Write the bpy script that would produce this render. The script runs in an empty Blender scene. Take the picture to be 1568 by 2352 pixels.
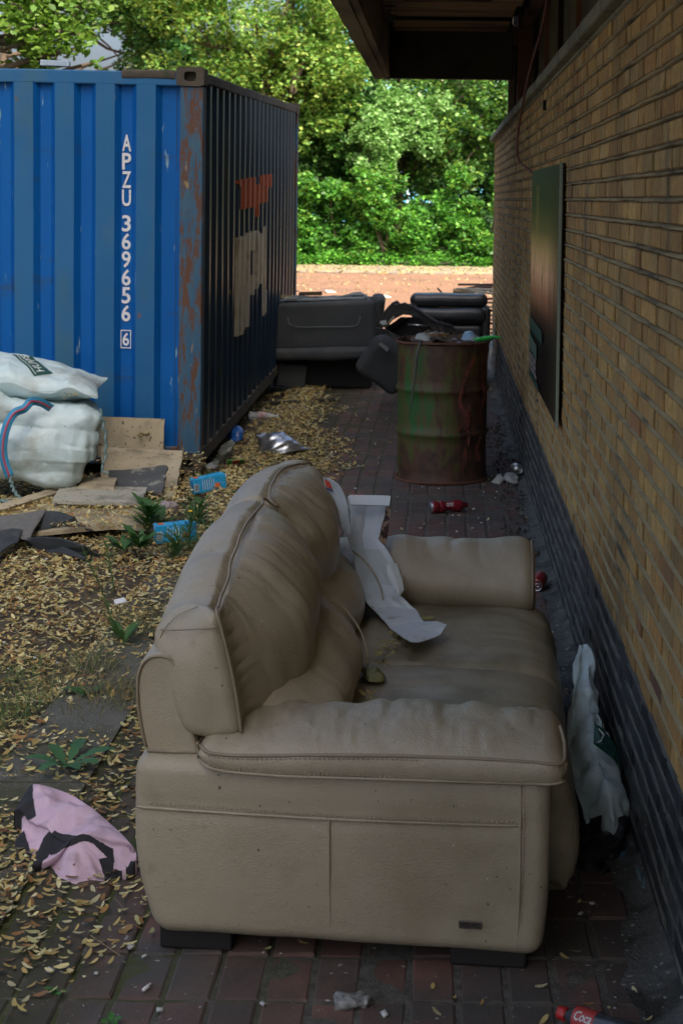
import bpy, bmesh, math, random
import numpy as np
from mathutils import Vector, Matrix, Euler
from math import sin, cos, pi, radians

SC = bpy.context.scene
COL = SC.collection
R = np.random.RandomState(7)

# ------------------------------------------------------------------ camera
cam_d = bpy.data.cameras.new("camera")
cam = bpy.data.objects.new("camera", cam_d)
COL.objects.link(cam)
SC.camera = cam
cam_d.sensor_fit = 'HORIZONTAL'
cam_d.sensor_width = 36.0
cam_d.lens = 36.0 * 3700 / 1568
PITCH, ROLL = radians(3.85), 0.012
fw = Vector((0, cos(PITCH), -sin(PITCH))); up0 = Vector((0, sin(PITCH), cos(PITCH)))
rt = Vector((1, 0, 0)) * cos(ROLL) + up0 * sin(ROLL)
up = Vector((1, 0, 0)) * -sin(ROLL) + up0 * cos(ROLL)
cam.matrix_world = Matrix(((rt.x, up.x, -fw.x, 0), (rt.y, up.y, -fw.y, 0), (rt.z, up.z, -fw.z, 1.75), (0, 0, 0, 1)))
cam_d.shift_x = -(1009 - 784) / 1568
cam_d.shift_y = -(1176 - 706) / 1568
cam_d.clip_start = 0.05
cam_d.clip_end = 2000
cam_d.dof.use_dof = True
cam_d.dof.focus_distance = 5.2
cam_d.dof.aperture_fstop = 14.0

# ------------------------------------------------------------------ world, sun, exposure
SUN_DIR = Vector((-0.45, 0.75, -1.0)).normalized()      # the way the light travels
W = bpy.data.worlds.new("World"); SC.world = W; W.use_nodes = True
nt = W.node_tree
sky = nt.nodes.new('ShaderNodeTexSky'); sky.sky_type = 'NISHITA'; sky.sun_disc = False
sky.sun_elevation = math.asin(-SUN_DIR.z)
sky.sun_rotation = math.atan2(-SUN_DIR.x, -SUN_DIR.y)
sky.air_density = 0.75; sky.dust_density = 7.5; sky.ozone_density = 1.0
bg = nt.nodes.get('Background') or nt.nodes.new('ShaderNodeBackground')
nt.links.new(sky.outputs[0], bg.inputs[0]); bg.inputs[1].default_value = 0.15
sun_d = bpy.data.lights.new("sun", 'SUN'); sun_d.energy = 3.7; sun_d.angle = radians(0.53); sun_d.color = (1.0, 0.93, 0.80)
sun = bpy.data.objects.new("sun", sun_d); COL.objects.link(sun)
sun.rotation_euler = SUN_DIR.to_track_quat('-Z', 'Y').to_euler(); sun.location = (4, -6, 12)
SC.view_settings.view_transform = 'Standard'; SC.view_settings.look = 'None'
SC.view_settings.gamma = 1.0; SC.view_settings.exposure = 1.22
SC.cycles.max_bounces = 8; SC.cycles.diffuse_bounces = 4; SC.cycles.transparent_max_bounces = 12
SC.cycles.use_denoising = True
SC.cycles.sample_clamp_indirect = 4.0

# ------------------------------------------------------------------ object helpers
def tag(o, label=None, cat=None, group=None, kind=None):
    if label: o['label'] = label
    if cat: o['category'] = cat
    if group: o['group'] = group
    if kind: o['kind'] = kind
    return o

def thing(name, label, cat, loc=(0, 0, 0), group=None, rot=None):
    o = bpy.data.objects.new(name, None); COL.objects.link(o)
    o.empty_display_size = 0.1
    o.location = loc
    if rot: o.rotation_euler = rot
    return tag(o, label, cat, group)

def origin(o):
    p = np.zeros(3)
    while o is not None:
        p += np.array(o.location); o = o.parent
    return p

def mesh(name, V, F, mat, parent=None, smooth=True, col=None, local=False, base=None):
    """link ONE mesh; V in world coordinates unless local"""
    V = np.asarray(V, float).reshape(-1, 3)
    me = bpy.data.meshes.new(name)
    off = np.zeros(3)
    o = bpy.data.objects.new(name, me)
    if parent is not None:
        if not local: off = origin(parent)
    elif base is not None:
        off = np.array(base, float); o.location = base
    elif not local:
        mn, mx = V.min(0), V.max(0)
        off = np.array([(mn[0] + mx[0]) / 2, (mn[1] + mx[1]) / 2, mn[2]]); o.location = off
    VV = V - off
    if isinstance(F, np.ndarray):
        n, k = F.shape
        me.vertices.add(len(VV)); me.vertices.foreach_set('co', VV.astype(np.float32).ravel())
        me.loops.add(n * k); me.loops.foreach_set('vertex_index', F.astype(np.int32).ravel())
        me.polygons.add(n); me.polygons.foreach_set('loop_start', (np.arange(n) * k).astype(np.int32))
        me.polygons.foreach_set('loop_total', np.full(n, k, np.int32))
        me.update(calc_edges=True)
    else:
        me.from_pydata(VV.tolist(), [], [list(f) for f in F]); me.update()
    me.validate()
    if smooth:
        me.polygons.foreach_set('use_smooth', np.ones(len(me.polygons), bool))
    if col is not None:
        c = np.asarray(col, float)
        if c.shape[1] == 3: c = np.hstack([c, np.ones((len(c), 1))])
        a = me.color_attributes.new('Col', 'FLOAT_COLOR', 'POINT')
        a.data.foreach_set('color', c.astype(np.float32).ravel())
    mats = mat if isinstance(mat, (list, tuple)) else [mat]
    for m in mats: me.materials.append(m)
    COL.objects.link(o)
    if parent is not None: o.parent = parent
    return o

def tmesh(name, V, F, mat, label, cat, group=None, kind=None, **k):
    return tag(mesh(name, V, F, mat, **k), label, cat, group, kind)

class MB:
    def __init__(s): s.V = []; s.F = []; s.C = []; s.n = 0
    def add(s, V, F, c=(1, 1, 1)):
        V = np.asarray(V, float).reshape(-1, 3)
        s.V.append(V); s.F += [[i + s.n for i in f] for f in F]
        s.C.append(np.tile(c, (len(V), 1)) if np.ndim(c) == 1 else np.asarray(c)); s.n += len(V)
        return s
    def out(s): return np.vstack(s.V), s.F
    def cols(s): return np.vstack(s.C)
    def build(s, name, mat, parent=None, **k):
        return mesh(name, np.vstack(s.V), s.F, mat, parent, col=s.cols(), **k)

def rotm(rx=0, ry=0, rz=0):
    return np.array(Euler((rx, ry, rz), 'XYZ').to_matrix())
def xf(V, loc=(0, 0, 0), rot=(0, 0, 0), s=1.0):
    return (np.asarray(V, float) * s) @ rotm(*rot).T + np.array(loc)

# ------------------------------------------------------------------ numpy noise
def _h(ix, iy, iz, seed):
    h = (ix * 374761393 + iy * 668265263 + iz * 2147483647 + seed * 1274126177) & 0xffffffff
    h = ((h ^ (h >> 13)) * 1274126177) & 0xffffffff
    h = ((h ^ (h >> 16)) * 2246822519) & 0xffffffff
    return ((h ^ (h >> 15)) & 0xffff) / 65535.0
def vnoise(P, scale=1.0, seed=0):
    P = np.asarray(P, float) * scale + 1000.0
    i = np.floor(P).astype(np.int64); f = P - i; f = f * f * (3 - 2 * f)
    r = 0
    for dx in (0, 1):
        for dy in (0, 1):
            for dz in (0, 1):
                w = (f[:, 0] if dx else 1 - f[:, 0]) * (f[:, 1] if dy else 1 - f[:, 1]) * (f[:, 2] if dz else 1 - f[:, 2])
                r = r + w * _h(i[:, 0] + dx, i[:, 1] + dy, i[:, 2] + dz, seed)
    return r * 2 - 1
def fbm(P, scale=1.0, o=4, seed=0, g=0.5):
    P = np.asarray(P, float); r = 0; a = 1
    for k in range(o):
        r = r + a * vnoise(P, scale * 2 ** k, seed + k * 17); a *= g
    return r
def ridge(P, scale=1.0, o=3, seed=0):
    P = np.asarray(P, float); r = 0; a = 1; t = 0
    for k in range(o):
        r = r + a * (1 - 2 * np.abs(vnoise(P, scale * 2 ** k, seed + k * 31))); t += a; a *= 0.5
    return r / t

def crumple(P, scale=8.0, k=9, seed=1, warp=.5):
    """sharp creased facets, like crumpled sheet; roughly -1..1"""
    rs = np.random.RandomState(seed); P = np.asarray(P, float); r = 0
    W_ = np.column_stack([vnoise(P, scale * .35, seed + q) for q in range(3)]) * warp / scale
    for i in range(k):
        d = rs.normal(size=3); d /= np.linalg.norm(d); t = (P + W_) @ d * scale * rs.uniform(.6, 1.7) + rs.uniform(0, 2)
        m = np.clip(vnoise(P, scale * .45, seed + 20 + i) * 1.6 + .3, 0, 1); r = r + (np.abs(np.mod(t, 2) - 1) * 2 - 1) * m
    return r / math.sqrt(k)

# ------------------------------------------------------------------ shapes
def box(c, s, rot=None, taper=None):
    x, y, z = np.array(s) / 2
    V = np.array([[-x, -y, -z], [x, -y, -z], [x, y, -z], [-x, y, -z], [-x, -y, z], [x, -y, z], [x, y, z], [-x, y, z]])
    if rot is not None: V = V @ rotm(*rot).T
    return V + np.array(c), [(0, 3, 2, 1), (4, 5, 6, 7), (0, 1, 5, 4), (1, 2, 6, 5), (2, 3, 7, 6), (3, 0, 4, 7)]

def axis_cuts(h, r, k, m):
    a = [-h + r * (1 - cos(pi / 2 * i / k)) for i in range(k)] if r > 0 else []
    a = [-h + r * (i / k) for i in range(k)]
    b = list(np.linspace(-h + r, h - r, m + 1))
    c = [h - r * (1 - (i + 1) / k) for i in range(k)]
    return np.array(a + b + c)

def rbox(s, r, k=3, m=(4, 4, 4)):
    """rounded box, size s, corner radius r, centred"""
    hx, hy, hz = np.array(s) / 2
    if isinstance(m, int): m = (m, m, m)
    A = [axis_cuts(h, r, k, mm) for h, mm in zip((hx, hy, hz), m)]
    V = []; F = []; idx = {}
    def vid(p):
        q = (round(p[0], 6), round(p[1], 6), round(p[2], 6))
        if q not in idx: idx[q] = len(V); V.append(p)
        return idx[q]
    H = (hx, hy, hz)
    for ax in range(3):
        u, v = (ax + 1) % 3, (ax + 2) % 3
        for sgn in (-1, 1):
            U, Vv = A[u], A[v]
            g = [[None] * len(Vv) for _ in U]
            for i, a in enumerate(U):
                for j, b in enumerate(Vv):
                    p = [0, 0, 0]; p[ax] = sgn * H[ax]; p[u] = a; p[v] = b
                    g[i][j] = vid(tuple(p))
            for i in range(len(U) - 1):
                for j in range(len(Vv) - 1):
                    f = (g[i][j], g[i + 1][j], g[i + 1][j + 1], g[i][j + 1])
                    F.append(f if sgn > 0 else f[::-1])
    V = np.array(V)
    inner = np.clip(V, -(np.array(H) - r), np.array(H) - r)
    d = V - inner; L = np.linalg.norm(d, axis=1); L[L == 0] = 1
    return inner + d / L[:, None] * r, F

def tube(path, r, n=8, cap=True, flat=1.0):
    P = np.asarray(path, float); m = len(P)
    rr = np.full(m, r) if np.isscalar(r) else np.asarray(r, float)
    T = np.gradient(P, axis=0); T /= np.linalg.norm(T, axis=1)[:, None] + 1e-9
    ref = np.array([0, 0, 1.]) if abs(T[0][2]) < 0.9 else np.array([1., 0, 0])
    V = []; N = ref - T[0] * (ref @ T[0]); N /= np.linalg.norm(N)
    for i in range(m):
        N = N - T[i] * (N @ T[i]); N /= np.linalg.norm(N) + 1e-9
        B = np.cross(T[i], N)
        for j in range(n):
            a = 2 * pi * j / n
            V.append(P[i] + rr[i] * (cos(a) * N * flat + sin(a) * B))
    F = []
    for i in range(m - 1):
        for j in range(n):
            F.append((i * n + j, i * n + (j + 1) % n, (i + 1) * n + (j + 1) % n, (i + 1) * n + j))
    if cap:
        F.append(tuple(range(n))[::-1]); F.append(tuple((m - 1) * n + j for j in range(n)))
    return np.array(V), F

def lathe(prof, n=24, wob=None):
    """prof: list of (r,z)"""
    V = []; F = []
    for r, z in prof:
        for j in range(n):
            a = 2 * pi * j / n; V.append((r * cos(a), r * sin(a), z))
    for i in range(len(prof) - 1):
        for j in range(n):
            F.append((i * n + j, i * n + (j + 1) % n, (i + 1) * n + (j + 1) % n, (i + 1) * n + j))
    F.append(tuple(range(n))[::-1]); F.append(tuple((len(prof) - 1) * n + j for j in range(n)))
    return np.array(V), F

def loft(secs, closed=True, cap=True):
    S = np.asarray(secs, float); m, n, _ = S.shape
    F = []
    nn = n if closed else n - 1
    for i in range(m - 1):
        for j in range(nn):
            F.append((i * n + j, i * n + (j + 1) % n, (i + 1) * n + (j + 1) % n, (i + 1) * n + j))
    V = S.reshape(-1, 3)
    if cap and closed:
        F.append(tuple(range(n))[::-1]); F.append(tuple((m - 1) * n + j for j in range(n)))
    return V, F

def smooth_closed(pts, n):
    """Catmull-Rom closed curve, n samples, even arc length"""
    P = np.asarray(pts, float); m = len(P); out = []
    for i in range(m):
        a, b, c, d = P[i - 1], P[i], P[(i + 1) % m], P[(i + 2) % m]
        for t in np.linspace(0, 1, 16, endpoint=False):
            out.append(0.5 * (2 * b + (c - a) * t + (2 * a - 5 * b + 4 * c - d) * t * t + (3 * b - a - 3 * c + d) * t ** 3))
    out = np.array(out); q = np.vstack([out, out[:1]])
    L = np.r_[0, np.cumsum(np.linalg.norm(np.diff(q, axis=0), axis=1))]
    s = np.linspace(0, L[-1], n, endpoint=False)
    return np.column_stack([np.interp(s, L, q[:, k]) for k in range(P.shape[1])])
def smooth_open(pts, n):
    P = np.asarray(pts, float); P = np.vstack([2 * P[0] - P[1], P, 2 * P[-1] - P[-2]]); out = []
    for i in range(1, len(P) - 2):
        a, b, c, d = P[i - 1], P[i], P[i + 1], P[i + 2]
        for t in np.linspace(0, 1, 12, endpoint=False):
            out.append(0.5 * (2 * b + (c - a) * t + (2 * a - 5 * b + 4 * c - d) * t * t + (3 * b - a - 3 * c + d) * t ** 3))
    out.append(P[-2]); q = np.array(out)
    L = np.r_[0, np.cumsum(np.linalg.norm(np.diff(q, axis=0), axis=1))]
    s = np.linspace(0, L[-1], n)
    return np.column_stack([np.interp(s, L, q[:, k]) for k in range(P.shape[1])])

def vnormals(V, F):
    N = np.zeros_like(V)
    for k in (3, 4):
        f = np.array([x for x in F if len(x) == k])
        if len(f) == 0: continue
        n = np.cross(V[f[:, 2]] - V[f[:, 0]], V[f[:, -1]] - V[f[:, 1]])
        for j in range(k): np.add.at(N, f[:, j], n)
    L = np.linalg.norm(N, axis=1); L[L == 0] = 1
    return N / L[:, None]

def grid(nu, nv, fn):
    """fn(u array, v array) -> (N,3)"""
    u, v = np.meshgrid(np.linspace(0, 1, nu), np.linspace(0, 1, nv), indexing='ij')
    V = fn(u.ravel(), v.ravel())
    F = [(i * nv + j, (i + 1) * nv + j, (i + 1) * nv + j + 1, i * nv + j + 1) for i in range(nu - 1) for j in range(nv - 1)]
    return V, F

def thick(V, F, t):
    """give a sheet thickness t along its normals"""
    N = vnormals(V, F); n = len(V)
    E = {}
    for f in F:
        for a, b in zip(f, list(f[1:]) + [f[0]]):
            E[(a, b)] = E.get((a, b), 0) + 1
    V2 = np.vstack([V, V - N * t])
    F2 = list(map(tuple, F)) + [tuple(i + n for i in f[::-1]) for f in F]
    for (a, b) in E:
        if (b, a) not in E: F2.append((b, a, a + n, b + n))
    return V2, F2

def poly_prism(pts, t, rot=(0, 0, 0), loc=(0, 0, 0), jag=0.0, seed=1):
    """flat board from an outline in xy, thickness t"""
    P = np.asarray(pts, float)
    if jag:
        rs = np.random.RandomState(seed); Q = []
        for i in range(len(P)):
            a, b = P[i], P[(i + 1) % len(P)]; k = max(2, int(np.linalg.norm(b - a) / 0.03))
            for j in range(k):
                q = a + (b - a) * j / k
                Q.append(q + (rs.uniform(-jag, jag, 2) if j else 0))
        P = np.array(Q)
    n = len(P)
    V = np.vstack([np.column_stack([P, np.zeros(n)]), np.column_stack([P, np.full(n, t)])])
    F = [tuple(range(n))[::-1], tuple(range(n, 2 * n))] + [(i, (i + 1) % n, n + (i + 1) % n, n + i) for i in range(n)]
    return xf(V, loc, rot), F

_tc = {}
def text_mesh(s, size=1.0, shear=0.0, align='LEFT', bold=0.0, spacing=1.0):
    cu = bpy.data.curves.new('t', 'FONT'); cu.body = s; cu.size = size; cu.align_x = align; cu.shear = shear
    cu.offset = bold; cu.space_character = spacing; cu.resolution_u = 3
    o = bpy.data.objects.new('t', cu); COL.objects.link(o)
    dg = bpy.context.evaluated_depsgraph_get(); dg.update()
    me = bpy.data.meshes.new_from_object(o.evaluated_get(dg))
    V = np.array([v.co[:] for v in me.vertices]); F = [tuple(p.vertices) for p in me.polygons]
    bpy.data.objects.remove(o); bpy.data.curves.remove(cu); bpy.data.meshes.remove(me)
    return V, F

# instanced small faces -------------------------------------------------------
def rand_rot(n, tilt, rs):
    """rotation matrices: spin about z, then tilt of random direction up to `tilt`"""
    a = rs.uniform(0, 2 * pi, n); t = rs.uniform(-1, 1, n) * tilt; b = rs.uniform(0, 2 * pi, n)
    ca, sa = np.cos(a), np.sin(a); Z = np.zeros(n); O = np.ones(n)
    Rz = np.stack([np.stack([ca, -sa, Z], 1), np.stack([sa, ca, Z], 1), np.stack([Z, Z, O], 1)], 1)
    ax = np.stack([np.cos(b), np.sin(b), Z], 1); c = np.cos(t); s = np.sin(t)
    K = np.zeros((n, 3, 3)); K[:, 0, 2] = ax[:, 1]; K[:, 1, 2] = -ax[:, 0]; K[:, 2, 0] = -ax[:, 1]; K[:, 2, 1] = ax[:, 0]
    Rt = np.eye(3) + s[:, None, None] * K + (1 - c)[:, None, None] * (K @ K)
    return Rt @ Rz
def scatter(TV, TF, pos, rot, scale, cols):
    TV = np.asarray(TV, float); k = len(TV); n = len(pos)
    V = np.einsum('nij,kj->nki', rot, TV) * np.asarray(scale).reshape(n, 1, 1) + np.asarray(pos)[:, None, :]
    F = (np.asarray(TF)[None] + (np.arange(n) * k)[:, None, None]).reshape(-1, len(TF[0]))
    C = np.repeat(np.asarray(cols), k, axis=0)
    return V.reshape(-1, 3), F, C

# ------------------------------------------------------------------ materials
def nmat(name):
    m = bpy.data.materials.new(name); m.use_nodes = True
    t = m.node_tree; b = t.nodes.get('Principled BSDF')
    return m, t, b
def N(t, ty, **k):
    n = t.nodes.new(ty)
    for a, v in k.items(): setattr(n, a, v)
    return n
def ramp(t, stops, interp='LINEAR'):
    n = t.nodes.new('ShaderNodeValToRGB'); n.color_ramp.interpolation = interp
    e = n.color_ramp.elements
    while len(e) < len(stops): e.new(0.5)
    for el, (p, c) in zip(e, stops): el.position = p; el.color = (*c, 1) if len(c) == 3 else c
    return n
def mixc(t, a, b, fac, mode='MIX'):
    n = t.nodes.new('ShaderNodeMix'); n.data_type = 'RGBA'; n.blend_type = mode
    for sock, v in ((n.inputs[0], fac), (n.inputs[6], a), (n.inputs[7], b)):
        if hasattr(v, 'is_output') or isinstance(v, bpy.types.NodeSocket): t.links.new(v, sock)
        elif isinstance(v, (int, float)): sock.default_value = v
        else: sock.default_value = (*v, 1)
    return n.outputs[2]
def coordn(t, kind='Object', scale=(1, 1, 1), obj=None):
    tc = t.nodes.new('ShaderNodeTexCoord'); mp = t.nodes.new('ShaderNodeMapping'); mp.inputs['Scale'].default_value = scale
    t.links.new(tc.outputs[kind], mp.inputs[0]); return mp.outputs[0]
def noise(t, co, scale=5, detail=4, rough=0.55, dist=0.0):
    n = t.nodes.new('ShaderNodeTexNoise'); n.inputs['Scale'].default_value = scale; n.inputs['Detail'].default_value = detail
    n.inputs['Roughness'].default_value = rough; n.inputs['Distortion'].default_value = dist
    t.links.new(co, n.inputs['Vector']); return n.outputs[0]
def bumpn(t, h, strength=0.3, dist=0.01, prev=None):
    n = t.nodes.new('ShaderNodeBump'); n.inputs['Strength'].default_value = strength; n.inputs['Distance'].default_value = dist
    t.links.new(h, n.inputs['Height'])
    if prev is not None: t.links.new(prev, n.inputs['Normal'])
    return n.outputs[0]
def step(t, v, lo, hi):
    n = t.nodes.new('ShaderNodeMapRange'); n.inputs[1].default_value = lo; n.inputs[2].default_value = hi
    t.links.new(v, n.inputs[0]); return n.outputs[0]

def mk(name, c1, c2=None, scale=6, rough=0.7, bump=0.0, bscale=40, bdist=0.004, attr=False, metal=0.0, spec=0.5,
       dirt=None, dscale=3, dlo=0.5, dhi=0.7, spots=None, sscale=60, slo=0.68, shi=0.72, str3=(1, 1, 1), kind='Object', sheen=0, coat=0, trans=0, alpha=None, emit=None):
    m, t, b = nmat(name)
    co = coordn(t, kind, str3)
    c2 = c2 or c1
    c = mixc(t, c1, c2, step(t, noise(t, co, scale, 5), 0.3, 0.7))
    if attr:
        a = N(t, 'ShaderNodeVertexColor', layer_name='Col')
        c = mixc(t, c, a.outputs[0], 1.0, 'MULTIPLY')
    if dirt is not None:
        c = mixc(t, c, dirt, step(t, noise(t, co, dscale, 6, 0.6), dlo, dhi))
    if spots is not None:
        c = mixc(t, c, spots, step(t, noise(t, co, sscale, 2, 0.4), slo, shi))
    t.links.new(c, b.inputs['Base Color'])
    b.inputs['Roughness'].default_value = rough; b.inputs['Metallic'].default_value = metal
    b.inputs['Specular IOR Level'].default_value = spec
    if coat: b.inputs['Coat Weight'].default_value = coat
    if trans: b.inputs['Transmission Weight'].default_value = trans
    if sheen: b.inputs['Sheen Weight'].default_value = sheen
    if bump:
        t.links.new(bumpn(t, noise(t, co, bscale, 5, 0.6), bump, bdist), b.inputs['Normal'])
    return m
# ================================================================== SETTING
# ---- soil ground, one sheet to the horizon
soil = mk('soil', (0.050, 0.040, 0.026), (0.085, 0.068, 0.042), 5, 0.95, 0.8, 60, 0.01, spots=(0.16, 0.13, 0.08), sscale=90, slo=0.66, shi=0.7)
V, F = grid(70, 90, lambda u, v: np.column_stack([-9 + u * 16, -6 + v * 36, 0 * u]))
inside = (V[:, 0] > -1.36) & (V[:, 0] < 0.7)
V[:, 2] = -0.045 + 0.012 * fbm(V, 1.6, 3, 3)
V[inside, 2] = -0.09
n0 = len(V)
MBg = MB(); MBg.add(V, F)
# outer ring to the horizon
xs = [-600, -9, 7, 600]; ys = [-600, -6, 30, 900]
for i in range(3):
    for j in range(3):
        if i == 1 and j == 1: continue
        q = [(xs[i], ys[j], -0.05), (xs[i + 1], ys[j], -0.05), (xs[i + 1], ys[j + 1], -0.05), (xs[i], ys[j + 1], -0.05)]
        MBg.add(q, [(0, 1, 2, 3)])
tag(MBg.build('ground', soil, base=(0, 0, 0)), 'dark bare soil strewn with yellow fallen seeds', 'ground', kind='structure')

# ---- clay pavers with sandy, mossy joints
m, t, b = nmat('joint_fill'); co = coordn(t, 'Object')
c = mixc(t, (0.055, 0.052, 0.043), (0.13, 0.125, 0.105), step(t, noise(t, co, 30, 5), 0.35, 0.7))
sx = N(t, 'ShaderNodeSeparateXYZ'); t.links.new(co, sx.inputs[0])
mossf = N(t, 'ShaderNodeMapRange'); mossf.inputs[1].default_value = -0.1; mossf.inputs[2].default_value = -0.75; t.links.new(sx.outputs[0], mossf.inputs[0])
mm = N(t, 'ShaderNodeMath', operation='MULTIPLY'); t.links.new(mossf.outputs[0], mm.inputs[0]); t.links.new(step(t, noise(t, co, 7, 4), 0.35, 0.5), mm.inputs[1])
c = mixc(t, c, (0.045, 0.055, 0.012), mm.outputs[0])
t.links.new(c, b.inputs['Base Color']); b.inputs['Roughness'].default_value = 0.95
t.links.new(bumpn(t, noise(t, co, 130, 4), 0.8, 0.006), b.inputs['Normal'])
joint_m = m
V, F = grid(30, 200, lambda u, v: np.column_stack([-1.04 + u * 1.68, 1.0 + v * 19.5, 0 * u - 0.0035]))
V[:, 2] += 0.0025 * fbm(V, 9, 2, 5)
tag(mesh('paving_bed', V, F, joint_m, base=(0, 0, 0)), 'sandy mossy bed between the clay pavers', 'paving bed', kind='structure')

m, t, b = nmat('clay_paver'); co = coordn(t, 'Object')
at = N(t, 'ShaderNodeVertexColor', layer_name='Col')
c = mixc(t, (0.75, 0.72, 0.70), (1.15, 1.1, 1.05), step(t, noise(t, co, 9, 6, 0.65), 0.3, 0.7))
c = mixc(t, at.outputs[0], c, 1.0, 'MULTIPLY')
c = mixc(t, c, (0.060, 0.058, 0.050), step(t, noise(t, co, 2.3, 6, 0.65), 0.42, 0.64))          # grime
sx = N(t, 'ShaderNodeSeparateXYZ'); t.links.new(co, sx.inputs[0])
mossf = N(t, 'ShaderNodeMapRange'); mossf.inputs[1].default_value = -0.45; mossf.inputs[2].default_value = -0.95; t.links.new(sx.outputs[0], mossf.inputs[0])
nn = noise(t, co, 3.2, 6, 0.6)
mm = N(t, 'ShaderNodeMath', operation='ADD'); t.links.new(mossf.outputs[0], mm.inputs[0]); t.links.new(nn, mm.inputs[1])
c = mixc(t, c, (0.038, 0.036, 0.018), step(t, mm.outputs[0], 0.95, 1.35))                            # moss on the left side
c = mixc(t, c, (0.30, 0.29, 0.26), step(t, noise(t, co, 55, 2, 0.4), 0.70, 0.74))                    # pale specks
c = mixc(t, c, (0.20, 0.19, 0.17), step(t, noise(t, co, 6, 6, 0.7), 0.66, 0.74))
t.links.new(c, b.inputs['Base Color']); b.inputs['Roughness'].default_value = 0.85
t.links.new(bumpn(t, noise(t, co, 160, 4), 0.5, 0.003, bumpn(t, noise(t, co, 30, 4), 0.4, 0.006)), b.inputs['Normal'])
paver_m = m
PB = MB(); rs = np.random.RandomState(3)
PW, PL = 0.1075, 0.2085
for iy in range(int((20.3 - 1.1) / PL)):
    y0 = 1.115 + iy * PL
    for ix in range(13 + 1):
        x0 = -1.015 + ix * PW + 0.004 * sin(iy * 0.7)
        w, l = PW - 0.011, PL - 0.010
        w += rs.uniform(-.0015, .0015)
        tl = rs.uniform(-0.0028, 0.0028, 4); dz = rs.uniform(-0.003, 0.003)
        bv = 0.006
        x1, x2, y1, y2 = x0, x0 + w, y0, y0 + l
        z = 0.0 + dz
        Vp = [(x1, y1, -.02), (x2, y1, -.02), (x2, y2, -.02), (x1, y2, -.02),
              (x1, y1, z - .004 + tl[0]), (x2, y1, z - .004 + tl[1]), (x2, y2, z - .004 + tl[2]), (x1, y2, z - .004 + tl[3]),
              (x1 + bv, y1 + bv, z + tl[0]), (x2 - bv, y1 + bv, z + tl[1]), (x2 - bv, y2 - bv, z + tl[2]), (x1 + bv, y2 - bv, z + tl[3])]
        Fp = [(0, 1, 5, 4), (1, 2, 6, 5), (2, 3, 7, 6), (3, 0, 4, 7), (4, 5, 9, 8), (5, 6, 10, 9), (6, 7, 11, 10), (7, 4, 8, 11), (8, 9, 10, 11)]
        k = rs.uniform(0.75, 1.2); h = rs.uniform()
        cc = np.array([0.135, 0.070, 0.055]) * (1 - h) + np.array([0.105, 0.082, 0.068]) * h
        PB.add(Vp, Fp, cc * k)
tag(PB.build('pavement', paver_m, smooth=False, base=(0, 0, 0)), 'red brown clay block paving in straight stacked rows', 'paving', kind='structure')

# ---- concrete edging on the left, mortar gutter strip beside the wall
conc = mk('old_concrete', (0.062, 0.064, 0.050), (0.105, 0.105, 0.085), 7, 0.92, 0.7, 90, 0.006, dirt=(0.045, 0.048, 0.022), dscale=3.0, dlo=0.45, dhi=0.6, spots=(0.26, 0.25, 0.22), sscale=150, slo=0.66, shi=0.7)
def strip(u, v, x0, x1, y0, y1, z):
    V = np.column_stack([x0 + u * (x1 - x0), y0 + v * (y1 - y0), 0 * u + z]); V[:, 2] += 0.003 * fbm(V, 4, 3, 8); return V
MBk = MB()
for k in range(20):
    ya, yb = 1.0 + k * 0.92, 1.0 + k * 0.92 + 0.91
    V, F = grid(6, 14, lambda u, v: strip(u, v, -1.315, -1.03, ya, yb, 0.008))
    V, F = thick(V, F, 0.09); MBk.add(V, F)
tag(MBk.build('kerb', conc, base=(0, 0, 0), smooth=False), 'mossy concrete edging strip between paving and soil', 'kerb', kind='structure')
V, F = grid(16, 260, lambda u, v: np.column_stack([0.462 + 0.093 * u, 1.0 + v * 19, 0.004 + 0.035 * u ** 3]))
V[:, 0] -= (1 - np.clip((V[:, 0] - .462) / .093, 0, 1)) * 0.045 * fbm(V * [0, 1, 0], 4, 4, 8)
V[:, 2] += 0.003 * fbm(V, 14, 3, 9)
gut = mk('gutter_mortar', (0.065, 0.070, 0.062), (0.115, 0.12, 0.11), 9, 0.95, 0.9, 70, 0.010, dirt=(0.03, 0.03, 0.022), dscale=6, dlo=0.5, dhi=0.62, spots=(0.3, 0.3, 0.28), sscale=60, slo=0.67, shi=0.72)
tag(mesh('gutter', V, F, gut, base=(0, 0, 0)), 'rough mortar fillet along the foot of the wall', 'gutter', kind='structure')

# ---- sunlit service road, littered verge
road_m = mk('red_tarmac', (0.185, 0.095, 0.052), (0.235, 0.125, 0.072), 3, 0.95, 0.4, 50, 0.01, dirt=(0.15, 0.082, 0.05), dscale=.6, dlo=0.5, dhi=0.7, spots=(0.34, 0.25, 0.15), sscale=14, slo=0.66, shi=0.70)
V, F = grid(20, 30, lambda u, v: np.column_stack([-60 + u * 110, 20.6 + v * 17.2, 0 * u - 0.012]))
tag(mesh('road', V, F, road_m, base=(0, 0, 0)), 'sunlit red brown tarmac road behind the dumped furniture', 'road', kind='structure')
verge_m = mk('verge', (0.19, 0.15, 0.10), (0.26, 0.205, 0.14), 2, 0.95, 0.6, 20, 0.02, dirt=(0.16, 0.145, 0.12), dscale=1.2, dlo=0.45, dhi=0.6, spots=(0.36, 0.26, 0.12), sscale=9, slo=0.56, shi=0.62)
V, F = grid(60, 10, lambda u, v: np.column_stack([-60 + u * 110, 37.8 + v * 5.0 + .12 * np.sin(u * 90), 0 * u + 0.05]))
V2, F2 = thick(V, F, 0.1)
tag(mesh('verge', V2, F2, verge_m, base=(0, 0, 0)), 'leaf littered kerbside strip in front of the ivy', 'verge', kind='structure')

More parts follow.
